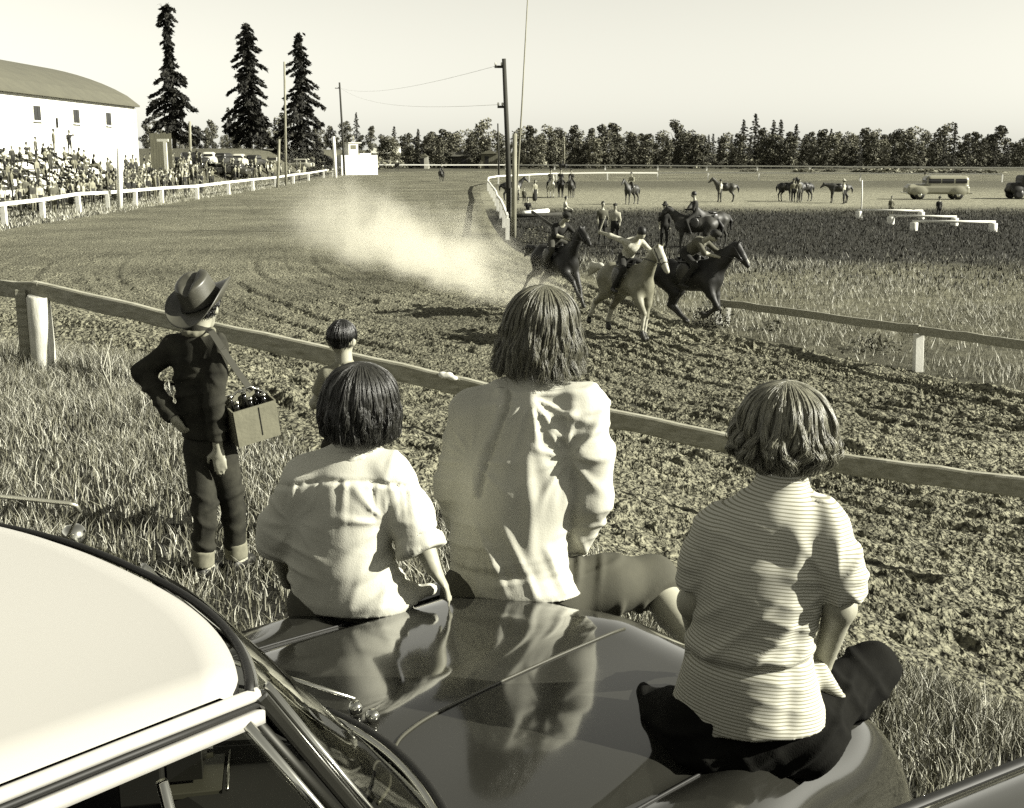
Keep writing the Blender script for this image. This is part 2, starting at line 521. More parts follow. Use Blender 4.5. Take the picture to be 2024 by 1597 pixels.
# wheel and harrow lines sweeping round the bend
CS = np.broadcast_to(cs[None, :], X.shape); TTg = np.broadcast_to(TT[:, None], X.shape)
ph = CS * 22 + 0.9 * vnoise(TTg * 1.1, CS * 6, 0, 61)
rut = np.exp(-((ph - np.floor(ph) - .5) / .11) ** 2) * sstep(-.35, .25, vnoise(TTg * 1.6, np.floor(ph) * 3.1, 1.5, 62))
H = H - 0.065 * rut * sstep(60, 30, Y) + 0.03 * np.exp(-((ph - np.floor(ph) - .72) / .08) ** 2) * sstep(60, 30, Y)
# loose banked soil along the inner edge, cut furrow beside it
di = (1 - cs)[None, :] * np.linalg.norm(TO - TI, axis=1)[:, None]
berm = 0.16 * np.exp(-((di - 0.55) / 0.28) ** 2) - 0.10 * np.exp(-((di - 1.15) / 0.35) ** 2)
Z = G(X, Y) + np.clip(edge * 0.16, -0.08, 0.06) + (H + berm * (0.6 + 0.5 * vnoise(X * 1.3, Y * 1.3, 7))) * sstep(0, 1.2, edge) * (0.25 + 0.75 * far)
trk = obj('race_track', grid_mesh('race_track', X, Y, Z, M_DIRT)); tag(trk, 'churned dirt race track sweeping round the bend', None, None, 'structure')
def in_track(x, y):
    """signed: metres inside the outer edge near the camera (rough)"""
    ex = np.interp(x, [-12, -4.2, -1.5, 1.5, 5, 10, 22], [17, 12.2, 8.6, 6.7, 4.7, 3.2, -2])
    ix = np.interp(x, [-12, -2, -.1, 1.5, 3.2, 4.6, 6.2, 8.2, 12.5, 22], [400, 85, 48, 39, 30, 24.4, 21.6, 18.4, 13.0, 6])
    return y - ex, ix - y

# loose clods on the churned surface (stuff)
def clods(n, seed):
    r = np.random.default_rng(seed)
    t = r.uniform(1.0, 7.6, n) ; c = r.random(n)
    o = crom([a for a, b in TP], t); i = crom([b for a, b in TP], t)
    x = o[:, 0] * (1 - c) + i[:, 0] * c; y = o[:, 1] * (1 - c) + i[:, 1] * c
    d = np.hypot(x, y)
    keep = (r.random(n) < np.clip(13 / d, .25, 1) * sstep(46, 22, d) * .55) & (np.abs(x) < y * .47 + .5) & (d < 45) & (c > .02) & (c < .985) & (r.random(n) < .35 + .65 * sstep(-.3, .35, fbm(x * .6, y * .6, 4, 2, 88)))
    x, y, c, d = x[keep], y[keep], c[keep], d[keep]; n = len(x)
    s = np.exp(r.normal(size=n) * .4 - 3.95) * np.clip(d / 11, .8, 2.2)
    z = G(x, y) + .05 + .02 * vnoise(x * 3, y * 3, 0, 5)
    a = r.uniform(0, 6.28, n)
    V = []
    for k in range(3): V.append(np.stack([x + np.cos(a + k * 2.1) * s * r.uniform(.7, 1.3, n), y + np.sin(a + k * 2.1) * s * r.uniform(.7, 1.3, n), z - .03], 1))
    V.append(np.stack([x + r.normal(size=n) * s * .25, y + r.normal(size=n) * s * .25, z + s * r.uniform(.15, .75, n)], 1))
    V = np.stack(V, 1).reshape(-1, 3); b = (np.arange(n) * 4)[:, None]
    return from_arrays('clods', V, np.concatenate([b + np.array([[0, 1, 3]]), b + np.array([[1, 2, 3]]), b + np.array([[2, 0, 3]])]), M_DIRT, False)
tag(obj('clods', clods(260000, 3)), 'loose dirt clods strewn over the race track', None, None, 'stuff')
# ------------------------------------------------------------------ grass (stuff)
def grass_mat(name, lo, hi):
    m = bpy.data.materials.new(name); m.use_nodes = True
    N = m.node_tree.nodes; L = m.node_tree.links; p = N['Principled BSDF']
    g = N.new('ShaderNodeNewGeometry'); cr = N.new('ShaderNodeValToRGB')
    cr.color_ramp.elements[0].color = tone(lo); cr.color_ramp.elements[1].color = tone(hi)
    cr.color_ramp.elements.new(0.6).color = tone((lo * 2 + hi) / 3)
    L.new(g.outputs['Random Per Island'], cr.inputs[0]); L.new(cr.outputs[0], p.inputs['Base Color'])
    p.inputs['Roughness'].default_value = 0.7; p.inputs['Specular IOR Level'].default_value = 0.2
    return m
def blades(name, x, y, z, h, w, lean, m, seg=2, seed=1):
    r = np.random.default_rng(seed); n = len(x)
    a = r.uniform(0, 2 * np.pi, n); la = r.uniform(0, 2 * np.pi, n); l = lean * r.uniform(0.1, 1.0, n) * h
    dx, dy = np.cos(a) * w / 2, np.sin(a) * w / 2
    lx, ly = np.cos(la) * l, np.sin(la) * l
    rows = []
    for i in range(seg):
        t = i / seg; wf = 1 - 0.55 * t
        for s in (-1, 1):
            rows.append(np.stack([x + lx * t * t + s * dx * wf, y + ly * t * t + s * dy * wf, z + h * t * (1 - 0.25 * lean * t)], -1))
    rows.append(np.stack([x + lx, y + ly, z + h * (1 - 0.25 * lean)], -1))
    V = np.stack(rows, 1).reshape(-1, 3); k = 2 * seg + 1
    b = (np.arange(n) * k)[:, None]
    F = []
    for i in range(seg - 1):
        F += [b + np.array([[2 * i, 2 * i + 1, 2 * i + 3]]), b + np.array([[2 * i, 2 * i + 3, 2 * i + 2]])]
    F.append(b + np.array([[2 * seg - 2, 2 * seg - 1, 2 * seg]]))
    return from_arrays(name, V, np.concatenate(F), m, True)
M_GR = grass_mat('dry_grass', 0.012, 0.60); M_GR2 = grass_mat('pale_hay_grass', 0.09, 0.66); M_GR3 = grass_mat('dark_turf', 0.010, 0.07)
def scatter(n, x0, x1, y0, y1, dens, seed):
    r = np.random.default_rng(seed)
    y = y0 + (y1 - y0) * r.random(n); x = x0 + (x1 - x0) * r.random(n)
    keep = (r.random(n) < dens(x, y)) & (np.abs(x) < y * 0.47 + 1.2)
    return x[keep], y[keep]
def d_near(x, y):
    a, b = in_track(x, y)
    q = sstep(1.9, -1.6, a + 1.0 * fbm(x * 0.8, y * 0.8, 0, 2, 3)) * (0.35 + 0.65 * sstep(-0.35, 0.25, fbm(x * 1.6, y * 1.6, 1, 2, 8)))
    return q
x, y = scatter(560000, -8, 7.5, 2.6, 13.5, d_near, 4)
hh = (0.10 + 0.13 * RNG.random(len(x)) ** 1.5) * (0.7 + 0.7 * sstep(-0.4, 0.5, fbm(x * 0.9, y * 0.9, 2, 2, 31))) * (0.5 + 0.5 * sstep(2.0, -0.8, in_track(x, y)[0]))
hh = hh * (1 + 0.6 * sstep(-3.0, -6.0, x) * sstep(7, 10, y))
tag(obj('grass', blades('grass', x, y, G(x, y) - 0.01, hh, 0.0045 + 0.0035 * RNG.random(len(x)), 0.75, M_GR, 2, 6)), 'dry meadow grass around the parked cars', None, None, 'stuff')
def d_mid(x, y):
    a, b = in_track(x, y)
    return sstep(0.2, -0.5, b + 0.4 * fbm(x, y, 0, 2, 12)) * (0.25 + 0.75 * sstep(-0.3, 0.3, fbm(x * 0.5, y * 0.5, 0, 3, 55))) * sstep(46, 33, y + 5 * fbm(x * .2, y * .2, 0, 2, 2))
x, y = scatter(190000, -1, 22, 14, 48, d_mid, 14)
hh = (0.10 + 0.20 * RNG.random(len(x)) ** 2)
tag(obj('grass', blades('infield_grass', x, y, G(x, y) - 0.01, hh, 0.009 + 0.010 * RNG.random(len(x)), 0.7, M_GR2, 1, 16)), 'pale tall hay grass of the infield behind the near inner rail', None, None, 'stuff')
def d_dark(x, y):
    a, b = in_track(x, y)
    return sstep(-1, -3, b) * sstep(30, 38, y + 5 * fbm(x * .2, y * .2, 0, 2, 2)) * sstep(82, 74, y) * 0.8
x, y = scatter(90000, -2, 40, 28, 84, d_dark, 24)
tag(obj('grass', blades('turf_grass', x, y, G(x, y) - 0.01, 0.08 + 0.16 * RNG.random(len(x)) ** 2, 0.03 + 0.03 * RNG.random(len(x)), 0.7, M_GR3, 1, 26)), 'dark short turf band across the infield', None, None, 'stuff')
# verge inside the far-left outer rail
def d_left(x, y):
    ex = np.interp(y, [30, 44, 62, 115, 175], [-20.5, -24, -25.5, -26, -28])
    return sstep(1.2, -0.6, x - ex + 0.7 * fbm(x * .5, y * .5, 0, 2, 77)) * sstep(-34, -30, x) * 0.9
x, y = scatter(60000, -34, -18, 36, 150, d_left, 34)
tag(obj('grass', blades('verge_grass', x, y, G(x, y) - 0.01, 0.15 + 0.22 * RNG.random(len(x)) ** 2, 0.03 + 0.03 * RNG.random(len(x)), 0.6, M_GR2, 1, 36)), 'pale grass verge along the white rail by the crowd', None, None, 'stuff')
# ================================================================== FENCES, POLES, HURDLES
M_WOOD = mat('weathered_rail_wood', 0.30, 0.85, 0.35, 3.0, 0.5, 60, stretch=(0.6, 9, 9), bdist=0.004)
M_POST = mat('pale_peeled_post', 0.55, 0.85, 0.3, 5.0, 0.5, 40, stretch=(6, 6, 0.7), bdist=0.006)
M_WHITE = mat('whitewash', 0.78, 0.7, 0.12, 2.0, 0.2, 30)
M_WHITE2 = mat('worn_whitewash', 0.62, 0.8, 0.3, 3.0, 0.3, 30)
M_POLE = mat('creosoted_pole', 0.035, 0.85, 0.4, 2.0, 0.4, 20, stretch=(4, 4, 0.5))
M_POLEL = mat('grey_weathered_pole', 0.24, 0.85, 0.4, 2.0, 0.4, 20, stretch=(4, 4, 0.5))
M_BLACK = mat('black_rubber', 0.012, 0.5)
M_CHROME = mat('chrome', 0.75, 0.14, 0.06, 5.0, metal=1.0)

def wobbly_log(a, b, w, h, seed, n=10, name='rail', m=M_WOOD, up=(0, 0, 1), amp=0.012):
    """hewn rail: box section with slightly waving edges"""
    a, b = Vector(a), Vector(b); d = (b - a); L = d.length; d.normalize()
    side = d.cross(Vector(up)).normalized(); u = side.cross(d)
    r = random.Random(seed); V = []; F = []
    sec = [(-.5, -.42), (-.42, -.5), (.42, -.5), (.5, -.42), (.5, .40), (.40, .5), (-.40, .5), (-.5, .40)]
    for i in range(n + 1):
        c = a + d * (L * i / n) + u * r.uniform(-amp, amp) * 0.7 + side * r.uniform(-amp, amp) * 0.6
        kw, kh = w * (1 + r.uniform(-.05, .05)), h * (1 + r.uniform(-.05, .05))
        for p, q in sec: V.append(c + side * (p * kw) + u * (q * kh))
    for i in range(n):
        for k in range(8):
            F.append([i * 8 + k, i * 8 + (k + 1) % 8, (i + 1) * 8 + (k + 1) % 8, (i + 1) * 8 + k])
    mb = MB(); mb.v = V; mb.f = F + [list(range(8))[::-1], [n * 8 + k for k in range(8)]]
    return mb.mesh(name, m)

# near outer rail beside the spectators
nf = empty('rail_fence', tuple(PT(75, 725, 12.0)), 0, 'weathered plank rail on stout pale posts running behind the girls', 'fence')
def to_local(par, o):
    o.matrix_parent_inverse = par.matrix_basis.inverted(); return o
RAILP = [(-260, 560, 13.6), (75, 573, 12.0), (500, 673, 11.3), (885, 758, 10.85), (1235, 838, 10.45), (1560, 902, 10.0), (2030, 970, 9.3), (2420, 1018, 8.8)]
RP = [PT(px, py, d) for px, py, d in RAILP]
for a, b, s in ((0, 1, 1), (1, 3, 2), (3, 5, 3), (5, 7, 4)):
    pts = RP[a:b + 1]
    mb = MB()
    o = obj('rail', wobbly_log(pts[0] - (pts[-1] - pts[0]).normalized() * 0.05, pts[-1] + (pts[-1] - pts[0]).normalized() * (0.04 if s != 2 else 0.12), 0.075, 0.17, s, 16), nf)
    to_local(nf, o)
def near_post(p, r0, r1, h, seed, leanx=0.0):
    mb = MB(); zg = Gf(p.x, p.y) - 0.25; r = random.Random(seed)
    prof = [(zg, r0 * 1.05), (zg + h * 0.4, r0), (zg + h * 0.75, r0 * 0.97), (p.z - 0.07, r1), (p.z - 0.06, r1 * 0.9)]
    mb.tube([Vector((p.x + leanx * (z - zg) + r.uniform(-.004, .004), p.y - 0.06, z)) for z, q in prof], [q for z, q in prof], 12)
    o = mb.build('post', M_POST, nf, True); to_local(nf, o)
    return o
near_post(RP[1] + Vector((0.02, 0, 0)), 0.125, 0.115, 1.0, 1)
mb = MB(); p = RP[1] + Vector((-0.2, 0.02, -0.1)); mb.beam((p.x, p.y, Gf(p.x, p.y) - .2), (p.x + .01, p.y, p.z + .1), 0.05, 0.11, up=(1, 0, 0)); to_local(nf, mb.build('brace_board', M_WOOD, nf, bevel=0.006))
near_post(RP[3] + Vector((0.42, 0, 0)), 0.10, 0.09, 1.0, 2); near_post(RP[5] + Vector((0.1, 0, 0)), 0.10, 0.09, 1.0, 3); near_post(RP[7], 0.10, 0.09, 1.0, 4)
# rag caught on the rail joint
r_ = SDF(0.012)
q0 = PT(888, 750, 10.8)
for i in range(6): r_.ell(q0 + Vector((rnd.uniform(-.07, .07), rnd.uniform(-.02, .02), rnd.uniform(0, .05))), (.045, .03, .025))
tag(obj('rag', r_.mesh('rag', 0.009, M_WHITE2)), 'crumpled white rag lying on the rail joint', 'rag')

BOX = MB().box((0, 0, 0), (1, 1, 1)).mesh('unit_beam', M_WHITE)
BOXW = MB().box((0, 0, 0), (1, 1, 1)).mesh('unit_beam_wood', M_WOOD)
BOX2 = MB().box((0, 0, 0), (1, 1, 1)).mesh('unit_beam_worn', M_WHITE2)
def ubeam(name, me, a, b, w, h, parent, up=(0, 0, 1)):
    a, b = Vector(a), Vector(b); d = b - a; L = d.length; d.normalize()
    s = d.cross(Vector(up)); s.normalize(); u = s.cross(d)
    o = obj(name, me, parent)
    o.matrix_world = Matrix(((d.x * L, -s.x * w, u.x * h, (a.x + b.x) / 2), (d.y * L, -s.y * w, u.y * h, (a.y + b.y) / 2), (d.z * L, -s.z * w, u.z * h, (a.z + b.z) / 2), (0, 0, 0, 1)))
    return o
def rail_line(name, label, base, h, rw, rh, pw, me_r, me_p, step=None, seed=1, sag=0.05):
    r = random.Random(seed)
    root = empty(name, (0, 0, 0), 0, label, 'fence')
    P = [Vector((p[0], p[1], Gf(p[0], p[1]))) for p in base]
    if step:
        Q = []
        for a, b in zip(P[:-1], P[1:]):
            n = max(1, round((b - a).length / step))
            Q += [a.lerp(b, i / n) for i in range(n)]
        P = Q + [P[-1]]
    T = [p + Vector((r.uniform(-.04, .04), 0, h + r.uniform(-sag, sag))) for p in P]
    for p, t in zip(P, T):
        ubeam('post', me_p, p - Vector((0, 0, .2)), t - Vector((0, 0, rh * 0.5 + 0.003)), pw, pw, root, (0, 1, 0))
    for a, b in zip(T[:-1], T[1:]):
        dd = (b - a).normalized() * 0.003
        ubeam('rail', me_r, a + dd, b - dd, rw, rh, root)
    return root
gp = lambda l: [tuple(GP(*p)[:2]) for p in l]
rail_line('rail_fence', 'white post and rail fence curving past the crowd to the judges stand', gp([(-75, 462), (10, 446), (85, 431), (157, 419), (215, 412), (268, 407), (320, 401), (390, 394), (452, 386), (500, 378), (545, 370), (580, 364), (610, 358), (640, 352), (658, 349)]), 1.12, 0.16, 0.20, 0.26, BOX, BOX, None, 3, 0.06)
rail_line('rail_fence', 'long white rail of the inner track bend beyond the pole and horses', [tuple(GP(1003, 474)[:2]), tuple(GP(990, 432)[:2]), tuple(GP(976, 398)[:2]), tuple(GP(965, 378)[:2]), tuple(GP(966, 370)[:2]), tuple(GP(985, 364)[:2])] + gp([(1100, 357), (1300, 356), (1500, 357), (1700, 358), (1980, 360)]), 1.0, 0.10, 0.16, 0.18, BOX, BOX, 9.0, 5, 0.04)
rail_line('rail_fence', 'farthest white rail in front of the tree line', gp([(745, 335), (1000, 335), (1300, 337), (1600, 339), (1820, 341), (2060, 343)]), 1.0, 0.12, 0.24, 0.3, BOX, BOX, 12.0, 6, 0.04)
# near inner rail on the right
inf = empty('rail_fence', tuple(GP(1425, 645)), 0, 'single bare plank rail on white posts at the inner edge right of the horses', 'fence')
IB = [GP(1425, 642), GP(1815, 733), GP(2260, 835)]
IT = [PT(1415, 597, IB[0].y), PT(1818, 652, IB[1].y), PT(2260, 715, IB[2].y)]
for i in range(2):
    to_local(inf, obj('rail', wobbly_log(IT[i], IT[i + 1], 0.06, 0.15, 30 + i, 12, amp=0.02), inf))
for b, t in zip(IB, IT):
    mb = MB(); mb.beam(b - Vector((0, 0, .2)), t + Vector((0, 0.04, -.08)), 0.15, 0.15, up=(0, 1, 0)); to_local(inf, mb.build('post', M_WHITE, inf, bevel=0.01))
mb = MB(); mb.beam(IB[0] + Vector((.12, -.02, -.2)), PT(1432, 606, IB[0].y) + Vector((.1, 0, 0)), 0.09, 0.09, up=(0, 1, 0)); to_local(inf, mb.build('post', M_WHITE, inf, bevel=0.008))

# poles
def pole(name, label, px, ybase, ytop, pxtop, r0, r1, m, cat='pole', arms=(), n=10, base=None):
    b = GP(px, ybase) if base is None else base
    t = PT(pxtop, ytop, b.y)
    root = empty(name, tuple(b), 0, label, cat)
    mb = MB(); mb.tube([(0, 0, -.3), ((t.x - b.x) * .5 + .03, 0, (t.z - b.z) * .5), (t.x - b.x, 0, t.z - b.z)], [r0, (r0 + r1) / 2, r1], n)
    mb.build('shaft', m, root, True)
    for za, w in arms:
        mb = MB(); c = Vector((t.x - b.x, 0, t.z - b.z - za)); mb.box(c + Vector((-w * .35, 0, 0)), (w, .09, .11)); mb.build('crossarm', M_POLE, root)
        for q in (-.75, -.2):
            mb = MB(); mb.lathe([(.03, 0), (.05, .05), (.045, .12), (.02, .14)], c + Vector((w * q, 0, .056)), 8); mb.build('insulator', M_WHITE, root, True)
    return root, t
P1, T1 = pole('utility_pole', 'tallest dark utility pole at the inner rail behind the horses', 1008, 466, 116, 996, 0.145, 0.095, M_POLE, 'utility pole', ((0.35, .5), (2.1, .35)))
b = GP(1008, 466)
mb = MB(); mb.tube([(0.16, -.12, 0), (.13, -.12, 2.2)], [.12, .115], 10)
o = mb.build('whitewashed_sleeve', M_WHITE, P1, True)
P2, T2 = pole('flag_pole', 'thin leaning rod rising out of frame beside the tall utility pole', 1015, 470, -60, 1046, 0.05, 0.022, M_POLEL, 'pole')
mb = MB(); mb.tube([(.0, 0, -.3), (.06, .0, 4.6)], [.13, .1], 10); mb.build('lower_mast', M_POLEL, P2, True)
P3, T3 = pole('utility_pole', 'slim grey utility pole behind the crowd, in front of the rightmost tall conifer', 565, 368, 122, 562, 0.15, 0.11, M_POLEL, 'utility pole')
P4, T4 = pole('utility_pole', 'dark leaning utility pole behind the white judges stand', 681, 347, 163, 671, 0.20, 0.14, M_POLE, 'utility pole', ((0.9, .9),))
P5, T5 = pole('utility_pole', 'short far utility pole left of the tall pole', 986, 350, 244, 984, 0.15, 0.11, M_POLE, 'utility pole')
pole('light_post', 'white post standing by the rail in front of the crowd', 236, 412, 293, 236, 0.20, 0.20, M_WHITE, 'post')
pole('light_post', 'leaning grey post beside the crowd near the slim pole', 548, 372, 275, 552, 0.18, 0.12, M_POLEL, 'post')
pole('light_post', 'white post at the left end of the judges stand', 663, 352, 270, 659, 0.30, 0.24, M_WHITE, 'post')
pole('light_post', 'thin pale post in front of the tall left conifer', 376, 330, 240, 375, 0.16, 0.14, M_POLEL, 'post')
pole('light_post', 'thin upright white pole beside the hurdles', 1702, 420, 356, 1704, 0.045, 0.04, M_WHITE, 'post')
for px, top in ((1289, 285), (1100, 272), (1115, 270), (1620, 290)):
    pole('utility_pole', {1289: 'small far pole before the trees right of the riders', 1100: 'left one of two thin far poles before the trees', 1115: 'right one of two thin far poles before the trees', 1620: 'thin far pole before the conifers on the right'}[px], px, 333, top, px, 0.16, 0.14, M_POLEL, 'utility pole', n=6)
def wire(a, b, sag, label):
    a, b = Vector(a), Vector(b)
    mb = MB(); mb.tube([a.lerp(b, i / 16) - Vector((0, 0, sag * 4 * (i / 16) * (1 - i / 16))) for i in range(17)], 0.007, 5)
    tag(mb.build('overhead_wire', M_POLEL, None, True), label, 'wire', 'overhead wires')
wire(T1 + Vector((-.3, 0, -.3)), T4 + Vector((-.5, 0, -.7)), 0.9, 'upper overhead wire between the tall pole and the leaning far pole')
wire(T1 + Vector((-.2, 0, -2.0)), T4 + Vector((.3, 0, -1.0)), 1.0, 'lower overhead wire between the tall pole and the leaning far pole')

# hurdles
def hurdle(label, L, R, yb):
    (lx, lb), (rx, rb) = L, R
    a, b = GP(lx, lb), GP(rx, rb)
    root = empty('hurdle', tuple(a), 0, label, 'hurdle', 'low white hurdles in the infield')
    h = PT(lx, yb, a.y).z - a.z
    for p in (a, b):
        mb = MB(); mb.lathe([(.19, -.05), (.2, 0), (.2, h - .09), (.18, h - .06)], p - a, 14); mb.build('drum', M_WHITE, root, True)
    mb = MB(); mb.tube([Vector((-.1, 0, h)), (b - a) + Vector((.1, 0, h))], 0.065, 10); mb.build('bar', M_WHITE, root, True)
hurdle('farthest low white hurdle bar, left one beside the thin white pole', (1697, 431), (1820, 433), 415)
hurdle('middle low white hurdle bar of the three in the infield', (1760, 443), (1886, 446), 426)
hurdle('nearest low white hurdle bar, right one of three in the infield', (1806, 456), (1962, 458), 437)
# fallen hurdle parts by the pole
a = GP(1035, 437); b = GP(1083, 434)
mb = MB(); mb.tube([a + Vector((0, 0, .45)), b + Vector((0, 0, .5))], 0.13, 10); tag(mb.build('log', M_WHITE, None, True), 'short whitewashed log on trestles behind the pole', 'log')
a = GP(1052, 445); b = GP(1108, 462)
mb = MB(); mb.tube([a + Vector((0, 0, .7)), b + Vector((0, 0, .12))], 0.08, 8); tag(mb.build('log', M_POLE, None, True), 'dark pole lying slanted on the grass beside the dark rider', 'log')
a = GP(1015, 440); b = GP(1110, 438)
mb = MB(); mb.tube([a + Vector((0, 0.3, .35)), b + Vector((0, 0.3, .4))], 0.11, 8); tag(mb.build('log', M_POLE, None, True), 'long dark beam lying behind the whitewashed log', 'log')
# ================================================================== TREES
M_BARK = mat('bark', 0.07, 0.9, 0.4, 6)
def leaf_mat(name, lo, hi):
    m = grass_mat(name, lo, hi); m.node_tree.nodes['Principled BSDF'].inputs['Roughness'].default_value = 0.8
    return m
M_FIR = leaf_mat('fir_needles', 0.012, 0.045); M_LEAF = leaf_mat('broad_leaves', 0.04, 0.22); M_LEAF2 = leaf_mat('pale_leaves', 0.08, 0.34); M_FIR2 = leaf_mat('far_fir_needles', 0.025, 0.11)  # far foliage colours lightened to stand in for distance haze
def leaf_quads(name, C, D, L, W, m, seed=0):
    """small leaf sprays: centre C, direction D, length L, width W"""
    r = np.random.default_rng(seed); n = len(C)
    D = D / np.maximum(np.linalg.norm(D, axis=1), 1e-9)[:, None]
    U = np.cross(D, r.normal(size=(n, 3))); U /= np.maximum(np.linalg.norm(U, axis=1), 1e-9)[:, None]
    a = D * (L / 2)[:, None]; b = U * (W / 2)[:, None]
    V = np.stack([C - a - b * .3, C - a * .1 + b, C + a, C - a * .2 - b], 1).reshape(-1, 3)
    return from_arrays(name, V, np.arange(4 * n).reshape(-1, 4), m, True)
def conifer_meshes(h, rad, seed, nb, per, droop=0.35, size=0.42, bare=0.1, m=None, sx=1.0, prof=None):
    r = np.random.default_rng(seed)
    mb = MB(); mb.tube([(0, 0, -.5), (0.02 * h * r.normal() * .3, 0, h * .5), (0, 0, h)], [h * .016, h * .011, h * .002], 7)
    trunk = mb.mesh('trunk', M_BARK, True)
    C = []; D = []; L = []; W = []
    V = []
    for i in range(nb):
        t = bare + (1 - bare) * (i + r.random()) / nb
        z = h * t
        w = prof(t) if prof else (1 - t) ** 0.75
        ln = rad * max(w, 0.03) * r.uniform(0.3, 1.25) * (0.75 + 0.3 * (math.sin(i * .9 + seed) > -.45)) + 0.15
        az = i * 2.39996 + r.normal() * .35
        k = max(5, int(per * (0.35 + ln / rad)))
        s = np.sqrt(r.random(k)) * 1.0
        up = r.uniform(-.1, .25)
        dx, dy = math.cos(az) * sx, math.sin(az)
        zz = z + ln * (up * s - droop * s ** 2 + 0.18 * np.maximum(s - .75, 0))
        side = r.normal(size=k) * 0.13 * ln * (1.15 - s * .7)
        c = np.stack([dx * ln * s - dy * side, dy * ln * s + dx * side, zz - np.abs(r.normal(size=k)) * 0.10 * ln * .6], 1)
        C.append(c); D.append(np.stack([np.full(k, dx), np.full(k, dy), np.full(k, -droop * 1.3)], 1) + r.normal(size=(k, 3)) * .55)
        L.append(size * r.uniform(.6, 1.4, k)); W.append(size * r.uniform(.25, .6, k))
    k = int(nb * 2.0); t = np.sort(r.random(k)); t = bare + (1 - bare) * t
    C.append(np.stack([r.normal(size=k) * rad * .06, r.normal(size=k) * rad * .06, t * h], 1)); D.append(r.normal(size=(k, 3))); L.append(np.full(k, size * 1.2)); W.append(np.full(k, size * .6))
    crown = leaf_quads('crown', np.concatenate(C), np.concatenate(D), np.concatenate(L), np.concatenate(W), m or M_FIR, seed)
    return trunk, crown
def broadleaf_meshes(h, rad, seed, n, m, size=0.5, low=0.2):
    r = np.random.default_rng(seed)
    mb = MB(); mb.tube([(0, 0, -.4), (.1, 0, h * .35), (0, .1, h * .8)], [h * .022, h * .016, h * .004], 6)
    for k in range(5):
        a = r.uniform(0, 6.28); z = h * r.uniform(.3, .55)
        mb.tube([(0.05, 0, z), (math.cos(a) * rad * .35, math.sin(a) * rad * .35, z + h * .15), (math.cos(a) * rad * .6, math.sin(a) * rad * .6, z + h * .28)], [h * .009, h * .006, h * .002], 5)
    trunk = mb.mesh('trunk', M_BARK, True)
    C = []; nb = 13
    for k in range(nb):
        t = low + (0.93 - low) * (k + .5) / nb
        w = rad * (1 - abs(t - .5) * 1.3) * r.uniform(.5, .8)
        a = r.uniform(0, 6.28)
        c0 = np.array([math.cos(a) * w * .65, math.sin(a) * w * .65, h * t])
        v = r.normal(size=(n // nb, 3)); v /= np.linalg.norm(v, axis=1)[:, None]
        v *= (r.random(n // nb) ** .35)[:, None] * np.array([rad * .42, rad * .42, h * .10]) * r.uniform(.7, 1.25)
        C.append(c0 + v)
    C = np.concatenate(C); k = len(C)
    return trunk, leaf_quads('crown', C, r.normal(size=(k, 3)), size * r.uniform(.6, 1.4, k), size * r.uniform(.5, .9, k), m, seed)
def tree(name, meshes, loc, rz, sc, label, group=None, cat='tree'):
    root = empty(name, loc, rz, label, cat, group); root.scale = sc
    obj('trunk', meshes[0], root); obj('crown', meshes[1], root)
    return root
# three tall firs above the crowd
def prof_a(t): return (0.30 + 0.7 * max(0, 1 - abs(t - .32) / .34)) * (1 if t < .5 else 1) * (0.22 + 1.0 * (1 - t)) + (0.12 if t > .85 else 0)
def prof_b(t): return 0.25 + 0.75 * (1 - t) ** 0.9 if t < .93 else 0.2
for px, top, yb, wpx, d, lab, seed, pf in ((345, 8, 300, 112, 172, 'tallest ragged fir, leftmost of three above the crowd', 3, prof_a), (497, 47, 300, 96, 176, 'middle ragged fir of three above the crowd', 8, prof_b), (598, 67, 300, 108, 180, 'rightmost broad fir of three above the crowd, behind the slim pole', 15, lambda t: (1 - t) ** .8 + .05)):
    p = PT(px, 300, d); z0 = Gf(p.x, d); h = PT(px, top, d).z - z0
    tree('fir_tree', conifer_meshes(h, wpx / 2 / FPX * d * 1.12, seed, 135, 95, 0.5, 0.72, 0.08, M_FIR, 1.0, pf), (p.x, d, z0), 0.4, (1, 1, 1), lab)
